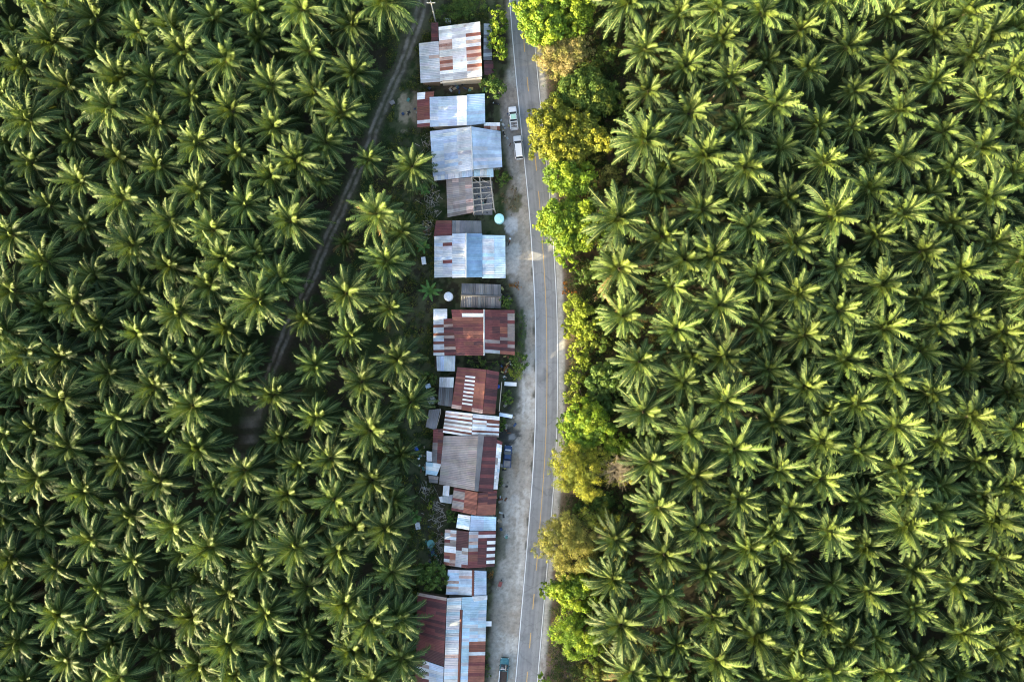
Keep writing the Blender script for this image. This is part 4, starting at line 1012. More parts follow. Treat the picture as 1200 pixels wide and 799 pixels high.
for (u0, v0, u1, v1) in ((.1, .05, .5, .25), (.55, .1, .85, .2), (.6, .62, .97, .5)):
    p0 = bil(qq, u0, v0); p1 = bil(qq, u1, v1); p0[2] += .3; p1[2] += .28; MB().tube([p0, p1], .05, 4).build('loose_batten', M['paletimber'], h)
walls(h, [(525, 253, 2.5), (554, 248, 3.45), (552, 210, 3.45), (524, 212, 2.5)], M['timber'], .95, openings=False)
MB().box(qq[0][0], qq[3][1] + .3, -.1, qq[1][0] + .3, qq[0][1], .08).build('floor', M['bedgrey'], h)

# E
h = house('house with blue tin roof, white ridge line, two red-brown patches and pale front canopy', 550, 300)
roof(h, 'back_roof', [(509, 277, 2.4), (530, 276, 3.0), (530, 324.5, 3.0), (509, 325.5, 2.4)], {'blue': 2, 'galv': 2, 'pale': 1}, 'x', [(.5, 1, .2, .28, 'red'), (.5, 1, .55, .63, 'red'), (.5, 1, 0, .16, ['rstain', 'galv'])], 41, length=2.1)
roof(h, 'roof_west_slope', [(530, 274, 3.1), (546, 273.5, 4.0), (546, 325, 4.0), (530, 325.5, 3.1)], {'blue': 3, 'galv': 3, 'sky': 1}, 'x', [], 42)
roof(h, 'roof_front_slope', [(546.3, 273.5, 4.0), (565, 274, 3.2), (565, 325, 3.2), (546.3, 325, 4.0)], {'deep': 1}, 'x', [], 43, length=4)
roof(h, 'canopy', [(565, 275.5, 3.1), (592, 276, 2.6), (592.5, 326, 2.6), (565, 326, 3.1)], {'sky': 1}, 'x', [(0, .4, .45, 1, ['blue', 'galv', 'sky']), (0, .4, 0, .45, ['sky', 'galv'])], 44, length=2.6)
roof(h, 'side_roof', [(530, 258.5, 2.6), (564, 259, 2.6), (564.5, 276, 3.0), (530, 276, 3.0)], {'grey': 1, 'taupe': .4}, 'y', [], 45)
roof(h, 'rusty_roof', [(511, 258.5, 2.3), (529.5, 258.5, 2.5), (529.5, 277, 2.6), (508, 278, 2.3)], {'rust': 2, 'red': 3}, 'x', [(.55, 1, .0, .2, 'pale')], 46)
ridge(h, (546.2, 273.3), (546.2, 325.3), .42, 'white', 4.02)
walls(h, [(531, 324, 3.1), (546, 324, 4.0), (565, 324, 3.2), (565, 275, 3.2), (546, 275, 4.0), (531, 275, 3.1)], M['plaster'], .97)
walls(h, [(510, 324.5, 2.4), (530, 323.5, 2.95), (530, 278, 2.95), (510, 278, 2.4)], M['timber'], .95, 'back_wall', False)
walls(h, [(512, 276, 2.3), (563, 275, 2.7), (563, 260, 2.6), (512, 260, 2.3)], M['timber'], .94, 'side_wall', False)
for (x, y) in ((591, 278), (591, 301), (591.5, 324)):
    p = W(x, y, 2.6) - h.location; MB().tube([(p.x, p.y, -.1), (p.x, p.y, 2.5)], .06).build('post', M['silver'], h)

# F
h = house('low house with plain dark grey gable roof below the blue roof', 564, 346)
roof(h, 'roof_north_slope', [(541, 332, 2.6), (587, 333.5, 2.6), (587.3, 347, 3.4), (540.5, 345.5, 3.4)], {'char': 1, 'grey': 1}, 'y', [], 51, length=4, jit=.08)
roof(h, 'roof_south_slope', [(540.5, 345.8, 3.4), (587.3, 347.3, 3.4), (587, 361.5, 2.5), (540, 360, 2.5)], {'char': 2, 'grey': 1}, 'y', [], 52, length=4, jit=.08)
ridge(h, (540, 345.8), (587.6, 347.2), .5, 'char', 3.42)
walls(h, [(541.5, 359, 2.5), (586, 360.5, 2.5), (586, 347, 3.35), (586, 334.5, 2.6), (542, 333, 2.6), (541.5, 346, 3.35)], M['plaster'], .95)

# G
h = house('house with large red rusty roof, white ridge line and white-striped back lean-to', 560, 390)
roof(h, 'roof_west_slope', [(529, 363, 3.0), (567, 363, 4.3), (567, 416.5, 4.3), (535, 416.5, 3.0)], {'red': 5, 'maroon': 2, 'rust': 1}, 'x',
     [(.5, 1, .05, .13, 'white'), (0, 1, .13, .2, ['orange', 'rust']), (.5, 1, .2, .24, 'orange'), (.5, 1, .48, .54, 'orange'), (0, .5, .76, .8, 'rstain'), (0, .15, .3, .45, 'dun'), (0, .15, .72, .88, 'dun')], 61, length=2.4)
roof(h, 'roof_front_slope', [(567.5, 363, 4.3), (603, 363.3, 3.1), (603.2, 416, 3.1), (567.5, 413, 4.3)], {'red': 5, 'maroon': 3}, 'x',
     [(0, .6, .12, .18, 'orange'), (.5, 1, .42, .56, ['orange', 'rust']), (.5, .85, .6, .66, 'dun'), (0, .5, .72, .77, 'dun'), (.8, 1, .1, .85, ['dun', 'dun', 'red']), (.0, .5, .9, 1, 'lgrey'), (.5, 1, .92, 1, 'orange')], 62, length=1.7)
roof(h, 'lean_to_roof', [(508, 374, 2.2), (533, 373, 2.8), (535, 416, 2.8), (508, 416.5, 2.2)], {'pale': 1}, 'x', [(0, .5, 0, 1, ['pale', 'galv', 'rust'], 'alt'), (.5, 1, 0, 1, ['red', 'rust', 'rstain', 'maroon'], 'alt')], 63, length=2.4, sheet=.62)
roof(h, 'white_roof', [(508, 362, 2.5), (524, 362, 2.6), (524, 373.5, 2.6), (508, 374, 2.5)], {'white': 1, 'sky': .6}, 'x', [], 64)
roof(h, 'pale_roof', [(511, 417, 2.3), (533.5, 417, 2.5), (533, 435, 2.5), (512, 434.5, 2.3)], {'galv': 2, 'blue': 1}, 'y', [], 65)
ridge(h, (567.3, 362.5), (567.3, 416.5), .4, 'pale', 4.33)
walls(h, [(535, 415, 3.0), (567, 415, 4.3), (602, 414, 3.1), (602, 364.5, 3.1), (567, 364.5, 4.3), (531, 364.5, 3.0)], M['plaster'], .95)
walls(h, [(509, 433, 2.25), (532, 433, 2.4), (532, 375, 2.7), (509, 364, 2.25)], M['timber'], .94, 'back_wall', False)

# H
h = house('tilted rusty roof house with a column of short white slats', 556, 458)
roof(h, 'roof_west_slope', [(536, 430, 2.8), (570, 433, 3.9), (565.5, 484.5, 3.9), (529, 478, 2.8)], {'red': 3, 'rust': 4}, 'x', [(.38, .75, .12, .92, ['white', 'red'], 'alt'), (.7, 1, .3, .7, 'orange'), (0, .4, .25, .4, ['orange', 'rust']), (0, 1, .93, 1, ['rstain', 'rust'])], 71, length=2.3, sheet=.42)
roof(h, 'roof_front_slope', [(570.3, 433, 3.9), (585, 436, 3.2), (580, 485.5, 3.2), (565.8, 484.5, 3.9)], {'maroon': 4, 'red': 3}, 'x', [(.2, 1, .8, 1, 'rust')], 72)
roof(h, 'lean_to_roof', [(515, 442, 2.2), (532, 442, 2.6), (529.5, 476.5, 2.6), (513, 474, 2.2)], {'grey': 1, 'char': .3}, 'y', [(0, 1, 0, .36, ['white', 'pale'])], 73, length=2.2)
p0 = W(588, 448, 2.6) - h.location; p1 = W(585, 482, 2.6) - h.location
MB().tube([p0, p1], .09, 5).build('awning_rail', M['paletimber'], h)
for p in (p0, p1): MB().tube([(p.x, p.y, -.1), (p.x, p.y, 2.55)], .07).build('post', M['paletimber'], h)
walls(h, [(530, 476, 2.8), (565, 482, 3.9), (579, 483, 3.2), (583, 438, 3.2), (569, 435, 3.9), (537, 432, 2.8)], M['timber'], .95)
walls(h, [(514, 473, 2.2), (529, 475, 2.5), (531, 444, 2.5), (516, 444, 2.2)], M['timber'], .94, 'lean_to_wall', False)

# I
h = house('narrow house with white-and-rust striped tin roof', 553, 497)
roof(h, 'roof_west_slope', [(522.5, 481, 2.9), (554, 484.5, 3.7), (552.5, 512, 3.7), (519, 506.5, 2.9)], {'white': 3}, 'x', [(0, 1, 0, 1, ['white', 'rstain', 'white', 'rust', 'white', 'dun'], 'alt')], 81, length=3.0, sheet=.44, jit=.1)
roof(h, 'roof_front_slope', [(554.3, 484.5, 3.7), (585.5, 488, 3.0), (584.5, 512, 3.0), (552.8, 511, 3.7)], {'white': 3}, 'x', [(0, 1, 0, 1, ['white', 'white', 'rust', 'white', 'rstain', 'pale'], 'alt'), (.6, 1, .1, .5, ['rust', 'white', 'rust'], 'alt')], 82, length=3.0, sheet=.44, jit=.1)
walls(h, [(520, 505, 2.9), (552, 509, 3.7), (583, 510, 3.0), (584, 490, 3.0), (554, 486, 3.7), (523, 483, 2.9)], M['plaster'], .96)

h = house('small tilted dark grey tin shed behind the striped roof house', 507, 491, 'shed', 'shed')
roof(h, 'roof', [(502.5, 480, 2.3), (516, 479, 2.3), (510.5, 503.5, 2.0), (498.5, 500, 2.0)], {'grey': 1}, 'y', [], 85, length=5, jit=.06)
MB().tube([W(516.3, 479, 2.33) - h.location, W(516.2, 484, 2.28) - h.location, W(510.7, 503.5, 2.04) - h.location], .06, 5).build('edge_trim', M['paletimber'], h)
walls(h, [(500, 499, 2.0), (509.5, 502, 2.0), (515, 480.5, 2.3), (503, 481.5, 2.3)], M['timber'], .92, openings=False)

# J
h = house('wide house with flat taupe roof, grey ridge band and dark maroon front slope', 548, 545)
roof(h, 'roof_west_slope', [(520, 510.5, 2.8), (561, 510.5, 4.4), (557, 575, 4.4), (514.5, 567, 2.8)], {'taupe': 1}, 'x', [(0, 1, .0, .18, 'taupe')], 91, length=2.1, jit=.09)
roof(h, 'ridge_sheet', [(560.5, 508, 4.5), (567.5, 509, 4.47), (560.5, 575.5, 4.47), (556, 575, 4.5)], {'lgrey': 2, 'grey': 2}, 'y', [], 92, corr=False, sheet=3, length=2.4)
roof(h, 'roof_front_slope', [(567, 511, 4.35), (582.5, 512, 3.5), (578, 576, 3.5), (560, 575.5, 4.35)], {'maroon': 5, 'red': 1}, 'x', [], 93)
roof(h, 'eave_sheets', [(582.5, 515, 3.48), (588.7, 517.5, 3.25), (583, 573, 3.25), (577, 573, 3.48)], {'pale': 3, 'white': 3, 'sky': 1}, 'x', [(0, 1, 0, .08, 'red'), (0, .5, .35, .8, ['dun', 'pale', 'grey', 'white'])], 94, length=.8)
roof(h, 'patched_roof', [(532, 571, 2.9), (560, 576.5, 3.7), (558.3, 603.5, 3.7), (529, 597.5, 2.9)], {'orange': 1}, 'x', [(0, .55, 0, 1, ['red', 'dun', 'taupe', 'dun'], 'alt'), (.5, 1, 0, 1, ['orange', 'rust', 'orange'])], 95, length=2.5, sheet=.55)
roof(h, 'orange_front_roof', [(560.5, 577, 3.7), (582.5, 574, 3.1), (580.5, 603, 3.1), (558.8, 603.8, 3.7)], {'rust': 2, 'orange': 3}, 'x', [(0, 1, .0, .5, ['red', 'rust', 'maroon']), (0, 1, .55, .72, ['orange', 'rust'])], 96, length=2.4, sheet=.6)
roof(h, 'rusty_lean_to_roof', [(508, 503, 2.2), (520, 502, 2.6), (518.5, 544, 2.6), (506, 541, 2.2)], {'red': 3, 'maroon': 2, 'rust': 2}, 'x', [(0, .3, 0, 1, ['grey', 'red', 'dun'])], 97, length=1.2)
roof(h, 'white_patch_roof', [(519.5, 569, 2.55), (527, 568, 2.65), (526, 581, 2.6), (518.5, 580, 2.5)], {'white': 1}, 'y', [], 98, length=4)
roof(h, 'grey_patch_roof', [(514, 582, 2.3), (531, 579, 2.5), (529, 590, 2.45), (516, 588, 2.25)], {'lgrey': 1, 'pale': 1}, 'y', [], 99)
walls(h, [(516, 565, 2.8), (557, 573, 4.3), (577, 573, 3.5), (581, 514, 3.5), (562, 512, 4.3), (521, 512, 2.8)], M['plaster'], .96)
walls(h, [(530, 596, 2.9), (558, 601, 3.6), (579, 601, 3.1), (580, 577, 3.1), (558, 577, 3.6), (532, 574, 2.9)], M['timber'], .96, 'side_wall')
walls(h, [(507, 540, 2.2), (517, 542, 2.5), (519, 504, 2.5), (509, 505, 2.2)], M['timber'], .93, 'lean_to_wall', False)
for (x, y, z) in ((520, 570, 2.5), (519, 579, 2.5), (526, 579, 2.5), (515, 583, 2.2), (517, 587, 2.2), (528, 588, 2.4)):
    p = W(x, y, z) - h.location; MB().tube([(p.x, p.y, -.1), (p.x, p.y, z - .08)], .05).build('post', M['timber'], h)

h = house('low lean-to of overlapping white and pale tin sheets at the back of the taupe roof', 508, 543, 'shed', 'shed')
roof(h, 'upper_roof', [(500, 528, 2.0), (511, 530.5, 2.1), (511, 541, 2.1), (500, 540, 2.0)], {'pale': 2, 'white': 2, 'sky': 1}, 'x', [], 101, sheet=.9, length=1.2, jit=.2)
roof(h, 'lower_roof', [(499, 541, 1.9), (517.5, 543, 2.2), (512, 557, 2.15), (499, 555, 1.9)], {'white': 2, 'sky': 2, 'dun': 1, 'pale': 2}, 'x', [(.6, 1, .1, .4, 'white')], 102, sheet=.9, length=1.5, jit=.2)
roof(h, 'bottom_roof', [(502, 556.5, 1.8), (514, 558, 2.0), (513, 566, 2.0), (503, 565, 1.8)], {'dun': 2, 'grey': 1}, 'x', [], 103, sheet=.9)
for (x, y) in ((501, 529), (510, 531), (500, 553), (511, 555), (504, 563), (512, 564), (516, 544)):
    p = W(x, y, 1.9) - h.location; MB().tube([(p.x, p.y, -.1), (p.x, p.y, 1.8)], .05).build('post', M['timber'], h)

# K
h = house('small house with clean pale blue and white tin roof', 558, 612)
roof(h, 'roof_west_slope', [(537, 602, 2.8), (551.5, 604, 3.4), (550, 621, 3.4), (534.5, 618, 2.8)], {'white': 2, 'sky': 1, 'pale': 1}, 'x', [], 111, jit=.08)
roof(h, 'roof_front_slope', [(551.8, 603.5, 3.4), (581.5, 605.5, 2.7), (581, 621.5, 2.7), (550.3, 622, 3.4)], {'sky': 1}, 'x', [(0, .45, 0, 1, 'blue')], 112, length=2.7, jit=.08)
walls(h, [(535.5, 617, 2.8), (550, 620, 3.4), (580, 620, 2.7), (580.5, 607, 2.7), (551, 605.5, 3.4), (538, 604, 2.8)], M['plaster'], .95)

h = house('house with a maroon and white patchwork roof of mismatched sheets', 550, 642)
roof(h, 'roof_west_slope', [(521.5, 620, 2.7), (549.3, 622.5, 3.6), (548, 665.5, 3.6), (520, 661.5, 2.7)], {'red': 2, 'rust': 1}, 'x',
     [(0, .52, 0, .3, ['pale', 'galv', 'rstain']), (.52, 1, 0, .5, 'maroon'), (0, .52, .3, .48, ['red', 'rust', 'dun']), (0, .52, .48, .6, 'white'), (0, .5, .6, 1, ['orange', 'pale', 'rstain', 'red']), (.45, .8, .52, 1, 'lgrey'), (.7, 1, .5, .95, ['lgrey', 'dun'])], 121, length=1.5, sheet=.7)
roof(h, 'roof_front_slope', [(549.6, 622.5, 3.6), (581, 622, 2.8), (579.5, 663.5, 2.8), (548.3, 665.5, 3.6)], {'red': 3, 'maroon': 4}, 'x',
     [(0, .42, 0, .5, ['lgrey', 'blue', 'rstain', 'dun']), (0, .42, .5, .85, ['rust', 'dun', 'red', 'orange'], 'alt'), (.42, 1, .1, .17, 'pale'), (.65, 1, .2, 1, ['maroon', 'white'], 'alt')], 122, length=1.9, sheet=.7)
walls(h, [(521.5, 660, 2.7), (548, 664, 3.6), (578.5, 662, 2.8), (580, 623.5, 2.8), (549, 624, 3.6), (522.5, 622, 2.7)], M['timber'], .96)

# L
h = house('house with light blue tin roof and thick rusty ridge strip', 547, 682)
roof(h, 'roof_west_slope', [(525, 667, 2.8), (553.3, 668, 3.5), (553.3, 697.5, 3.5), (522.5, 696, 2.8)], {'blue': 4, 'galv': 2, 'sky': 1}, 'x', [(0, .5, .42, .5, 'rstain'), (.4, .9, .26, .34, 'rstain'), (0, .5, .7, .77, 'rstain')], 131, length=2.6, sheet=.6)
roof(h, 'roof_front_slope', [(555.5, 668, 3.5), (570, 669, 3.1), (570, 697.5, 3.1), (555.5, 698, 3.5)], {'sky': 2, 'blue': 3}, 'x', [], 132)
ridge(h, (554.5, 667.7), (554.2, 698.2), .62, 'rust', 3.54)
walls(h, [(524, 695, 2.8), (554, 696.5, 3.5), (569, 696.5, 3.1), (569, 670, 3.1), (554, 669, 3.5), (526, 668.5, 2.8)], M['plaster'], .95)

# M
h = house('long bottom house with dark red back roof and light blue front slopes', 530, 750)
roof(h, 'dark_red_roof', [(489, 694, 2.5), (523.5, 700, 3.3), (520, 780, 3.3), (487.5, 769, 2.5)], {'maroon': 3, 'red': 3}, 'x', [(0, 1, 0, .04, 'rstain'), (.25, .5, .3, .34, 'rust'), (.2, .5, .72, .8, 'rust')], 141, length=2.2, sheet=.66)
roof(h, 'patched_roof', [(487.5, 770, 2.45), (520, 781, 3.25), (519, 816, 3.25), (486, 816, 2.45)], {'blue': 1}, 'x', [(0, .5, 0, 1, ['rust', 'red', 'pale', 'dun']), (.5, 1, 0, 1, ['blue', 'galv'])], 142, length=1.6)
roof(h, 'blue_back_roof', [(524, 700.5, 3.4), (541, 699.5, 4.1), (536.5, 816, 4.1), (519.5, 816, 3.4)], {'galv': 3, 'sky': 2, 'pale': 1}, 'x', [(0, 1, .58, .61, 'rstain')], 143)
roof(h, 'roof_front_slope', [(541.3, 699.5, 4.1), (570.5, 698, 3.1), (567, 816, 3.1), (537, 816, 4.1)], {'sky': 5, 'galv': 1}, 'x',
     [(.4, 1, .16, .42, ['blue', 'sky', 'galv']), (.4, 1, .3, .36, 'lgrey'), (.4, 1, .45, .56, ['rust', 'orange']), (.4, 1, .56, .60, 'pale'), (.4, 1, .6, 1, ['orange', 'red', 'orange'], 'alt')], 144, length=2.0, jit=.1)
ridge(h, (540.7, 714), (537.2, 816), .62, 'rust', 4.14)
roof(h, 'white_sheet', [(553, 698.5, 3.75), (571, 697, 3.25), (571, 702, 3.25), (555.5, 704.5, 3.75)], {'white': 1}, 'x', [], 145, length=4)
roof(h, 'awning', [(567.5, 727.5, 2.6), (576, 727.5, 2.4), (576, 733.3, 2.4), (567.5, 733.5, 2.6)], {'white': 1}, 'x', [], 146, length=4)
walls(h, [(488.5, 768, 2.5), (520, 779, 3.3), (523, 702, 3.3), (490, 696, 2.5)], M['timber'], .96, 'back_wall', False)
walls(h, [(521, 815, 3.4), (538, 815, 4.1), (566, 815, 3.1), (569.5, 700, 3.1), (541, 701.5, 4.1), (524.5, 702, 3.4)], M['plaster'], .97)
walls(h, [(487, 815, 2.45), (518, 815, 3.2), (519, 783, 3.2), (488.5, 772, 2.45)], M['timber'], .95, 'side_wall', False)

# ------------------------------------------------------------------ vehicles (x = width, y = forward)
def wheel(root, x, y, r=.36, w=.24):
    s = 1 if x > 0 else -1
    mb = MB(); n = 18
    rr = [(r * .62, -w / 2), (r * .95, -w / 2), (r, -w * .3), (r, w * .3), (r * .95, w / 2), (r * .62, w / 2)]
    V = []; F = []
    for (q, xx) in rr:
        for k in range(n): V.append((x + xx, y + q * math.cos(6.2832 * k / n), r + q * math.sin(6.2832 * k / n)))
    for i in range(len(rr)):
        j = (i + 1) % len(rr)
        for k in range(n): F.append((i * n + k, i * n + (k + 1) % n, j * n + (k + 1) % n, j * n + k))
    ty = mb.add(V, F).build('wheel', M['rubber'], root, smooth=True)
    mb = MB(); V = []
    for xx, q in ((-w * .42, r * .64), (w * .42, r * .64)):
        for k in range(n): V.append((x + xx, y + q * math.cos(6.2832 * k / n), r + q * math.sin(6.2832 * k / n)))
    F = [tuple(range(n)), tuple(range(2 * n - 1, n - 1, -1))] + [(k, n + k, n + (k + 1) % n, (k + 1) % n) for k in range(n)]
    mb.add(V, F).build('rim', M['silver'], ty)

def sect(y, wb, wt, zb, zt, mid=None):
    """body cross-section at y: 8 points"""
    zm = zb + (zt - zb) * .55
    return [(-wb, y, zb), (wb, y, zb), (wb * 1.04, y, zm), (wt, y, zt - .05), (wt - .08, y, zt), (-wt + .08, y, zt), (-wt, y, zt - .05), (-wb * 1.04, y, zm)]

def car(label, px, py, rz, paint, bed=None, kind='pickup', L=5.1, Wd=1.82, name='pickup_truck', cat='pickup truck', cargo=None, roofmat=None):
    t = thing(name, label, cat, W(px, py, 0) + Vector((0, 0, .02)), rz)
    w = Wd / 2; f = L / 2
    cab_f, cab_r = f - 1.35, (-f + 1.85 if kind == 'pickup' else -f + .12)
    if kind == 'truck': cab_r = f - 2.4
    # lower body
    mb = MB()
    mb.hull([sect(-f, w * .92, w * .9, .42, .95), sect(-f + .15, w, w * .97, .36, 1.0), sect(cab_f - .1, w, w * .97, .34, 1.02), sect(f - .5, w * .98, w * .92, .36, .95), sect(f - .08, w * .88, w * .8, .42, .82), sect(f, w * .8, w * .72, .46, .72)])
    mb.build('body', paint, t, bevel=.03, smooth=False)
    # greenhouse
    c0, c1 = cab_f + .1, cab_r
    rw = w * .78
    mb = MB()
    mb.hull([[(-w * .93, c1 - .06, 1.0), (w * .93, c1 - .06, 1.0), (rw, c1 + .22, 1.62), (-rw, c1 + .22, 1.62)], [(-w * .93, c0, 1.0), (w * .93, c0, 1.0), (rw, c0 - .72, 1.62), (-rw, c0 - .72, 1.62)]])
    mb.build('windows', M['glass'], t)
    mb = MB().box(-rw - .03, c1 + .18, 1.615, rw + .03, c0 - .66, 1.70, .06); mb.build('cab_roof', roofmat or paint, t, bevel=.03)
    for s in (-1, 1):
        for (y0, y1) in ((c0 - .04, c0 - .7), (c1 - .02, c1 + .24)):
            MB().tube([(s * w * .93, y0, 1.0), (s * rw, y1, 1.64)], .05, 5).build('pillar', paint, t)
        ym = (c0 + c1) / 2 - .1; MB().tube([(s * w * .95, ym, 1.0), (s * rw * 1.01, ym, 1.64)], .05, 5).build('pillar', paint, t)
    MB().hull([[(-w * .72, cab_f + .12, 1.035), (w * .72, cab_f + .12, 1.035)] + [(w * .6, cab_f + .12, 1.06), (-w * .6, cab_f + .12, 1.06)], [(-w * .66, f - .45, .965), (w * .66, f - .45, .965), (w * .5, f - .45, .985), (-w * .5, f - .45, .985)]]).build('bonnet', paint, t)
    for s in (-1, 1):
        MB().box(s * w * .74 - .14, f - .14, .62, s * w * .74 + .14, f - .02, .78).build('headlight', M['lamp'], t, bevel=.02)
        MB().box(s * w * .86 - .06, -f - .02, .7, s * w * .86 + .06, -f + .06, .98).build('tail_light', M['redlamp'], t)
        MB().box(s * (w + .12) - .09, c0 - .35, 1.02, s * (w + .12) + .09, c0 - .25, 1.2).build('wing_mirror', M['dark'], t)
        for y in (f - .85, -f + 1.0): wheel(t, s * (w - .12), y)
    MB().box(-w * .85, f - .06, .38, w * .85, f + .06, .56).build('front_bumper', M['dark'], t, bevel=.02)
    MB().box(-w * .9, -f - .08, .42, w * .9, -f + .02, .58).build('rear_bumper', M['silver'], t, bevel=.02)
    if kind != 'van':
        b0, b1 = -f + .04, c1 - .16
        if kind == 'truck': b0 = -f - 1.2
        mb = MB()
        mb.box(-w * .95, b0, .98, -w * .84, b1, 1.22).box(w * .84, b0, .98, w * .95, b1, 1.22).box(-w * .84, b0, .98, w * .84, b0 + .08, 1.22).box(-w * .84, b1 - .08, .98, w * .84, b1, 1.30)
        mb.build('load_bed', paint, t)
        MB().box(-w * .84, b0 + .08, .96, w * .84, b1 - .08, 1.045).build('bed_floor', bed, t)
    return t, w, f, c0, c1

rzr = lambda y: -math.atan2(float(Lx(y - 8)) - float(Lx(y + 8)), 16.0)
t, w, f, c0, c1 = car('white pickup with pale green cab sheet and ladder rack on its bed', 601.5, 140, rzr(140), M['car_white'], M['bedgrey'], 'pickup', 5.15)
mb = MB().box(-.55, c1 + .24, 1.703, .55, c0 - .74, 1.72); mb.build('roof_sheet', M['car_green'], t)
mb = MB()
for s in (-1, 1): mb.tube([(s * .72, -f + .15, 1.2), (s * .72, -f + .15, 1.78), (s * .72, c1 - .3, 1.78), (s * .72, c1 - .3, 1.2)], .035, 5)
for y in (-f + .15, -f + .7, c1 - .3): mb.tube([(-.72, y, 1.78), (.72, y, 1.78)], .045, 5)
mb.build('rack', M['car_white'], t)
MB().box(-.3, -f + .75, 1.05, .25, -f + 1.2, 1.35, .04).build('toolbox', M['dark'], t)
car('plain white van-like estate car parked on the road edge behind the pickup', 607.3, 174, rzr(174), M['car_white'], None, 'van', 5.2, 1.85, 'estate_car', 'car')
t, w, f, c0, c1 = car('dark blue pickup with an empty grey bed parked in front of the maroon slope', 594.8, 534, R(-4), M['car_blue'], M['bedgrey'], 'pickup', 4.9, 1.75)
MB().box(-.6, f - 1.15, 1.06, .6, f - .8, 1.09).build('windscreen_strip', M['silver'], t)  # silver strip standing for the pale windscreen, laid ahead of the cab
t, w, f, c0, c1 = car('loaded truck with teal cab front and dark brown bed, cut by the bottom edge', 590.5, 783, rzr(783) , M['car_teal'], M['brownbed'], 'truck', 5.4, 1.95, 'truck', 'truck', roofmat=M['silver'])
mb = MB().box(-.7, f - 2.0, 1.72, .1, f - 1.5, 1.86, .05); mb.build('roof_bundle', M['greycloth'], t)
for (x, y, r) in ((-.35, f - 1.15, .16), (.6, f - 1.25, .2), (.55, f - 2.1, .17), (.0, f - 1.6, .2)):
    MB().lathe([(r, 0), (r * 1.05, .1), (r * .9, .18), (r * .4, .2)], 10, (x, y, 1.71 if abs(y - (f - 1.7)) < .6 else 1.06)).build('bucket', M['dark'], t)
MB().box(.25, f - 2.3, 1.06, .45, f - 1.2, 1.78).build('plank', M['paletimber'], t)
MB().box(-w * 1.02, -f - 1.2, 1.2, -w * .86, c1 - .2, 1.30).build('side_rail', M['car_white'], t)

def motorbike(label, px, py, rz, paint, extra=None):
    t = thing('motorbike', label, 'motorbike', W(px, py, 0) + Vector((0, 0, -.02)), rz)
    for y, nm in ((.62, 'front_wheel'), (-.62, 'rear_wheel')):
        V = []; F = []; n = 16
        for k in range(n):
            a = 6.2832 * k / n
            for (rr, xx) in ((.21, 0), (.27, .05), (.3, 0), (.27, -.05)): V.append((xx, y + rr * math.cos(a), .3 + rr * math.sin(a)))
        for k in range(n):
            for j in range(4): F.append((k * 4 + j, k * 4 + (j + 1) % 4, ((k + 1) % n) * 4 + (j + 1) % 4, ((k + 1) % n) * 4 + j))
        wob = MB().add(V, F).build(nm, M['rubber'], t, smooth=True)
        MB().lathe([(.06, -.05), (.06, .05)], 8).build('hub', M['silver'], wob)
        wob.children[0].location = (0, y, .3); wob.children[0].rotation_euler = (0, R(90), 0)
    MB().hull([[(-.05, -.75, .62), (.05, -.75, .62), (.07, -.75, .74), (-.07, -.75, .74)], [(-.16, -.35, .4), (.16, -.35, .4), (.15, -.3, .74), (-.15, -.3, .74)], [(-.13, .1, .28), (.13, .1, .28), (.1, .1, .5), (-.1, .1, .5)], [(-.17, .42, .45), (.17, .42, .45), (.14, .45, .92), (-.14, .45, .92)]]).build('body', paint, t, bevel=.02)
    MB().hull([[(-.1, -.78, .75), (.1, -.78, .75), (.09, -.78, .82), (-.09, -.78, .82)], [(-.14, -.3, .75), (.14, -.3, .75), (.12, -.3, .83), (-.12, -.3, .83)], [(-.09, .1, .72), (.09, .1, .72), (.07, .1, .78), (-.07, .1, .78)]]).build('seat', M['dark'], t, bevel=.02)
    MB().tube([(0, .62, .3), (0, .5, .85), (0, .44, 1.0)], .035, 6).tube([(-.34, .36, 1.0), (-.15, .45, 1.02), (.15, .45, 1.02), (.34, .36, 1.0)], .022, 6).build('handlebar', M['silver'], t)
    MB().lathe([(.08, 0), (.09, .05), (.05, .1)], 10, (0, .56, .86)).build('headlight', M['lamp'], t)
    if extra == 'basket':
        MB().box(-.17, .56, .72, .17, .85, .98, -.03).build('basket', M['tankwhite'], t)
    if extra == 'box':
        MB().box(-.2, -.95, .84, .2, -.55, 1.1, .02).build('rear_box', M['paletimber'], t)
motorbike('black motorbike lying parked crosswise below the round dark green tree', 581, 122.5, R(82), M['dark'])
motorbike('dark motorbike with pale rear box by the wide blue-grey roof', 590.5, 157.5, R(20), M['dark'], 'box')
motorbike('brown-red motorbike with white front basket by the pale blue canopy', 596.8, 284, R(-18), M['terracotta'], 'basket')

def wheelbarrow():
    t = thing('wheelbarrow', 'faded red wheelbarrow with pale handles standing on the gravel near the bottom', 'wheelbarrow', W(585.5, 685, 0), R(-20))
    MB().hull([[(-.26, .0, .3), (.26, .0, .3), (.26, .75, .3), (-.26, .75, .3)], [(-.4, -.2, .62), (.4, -.2, .62), (.38, .98, .66), (-.38, .98, .66)]]).build('tub', M['redp'], t)
    for s in (-1, 1):
        MB().tube([(s * .1, 1.15, .22), (s * .28, .2, .3), (s * .36, -1.1, .55)], .045, 6).build('handle', M['paletimber'], t)
        MB().tube([(s * .3, -.1, .32), (s * .32, -.2, 0)], .03, 5).build('leg', M['silver'], t)
    wheel_ = MB().lathe([(.1, -.05), (.2, -.05), (.22, 0), (.2, .05), (.1, .05)], 14).build('wheel', M['rubber'], t); wheel_.location = (0, 1.12, .22); wheel_.rotation_euler = (0, R(90), 0)
wheelbarrow()

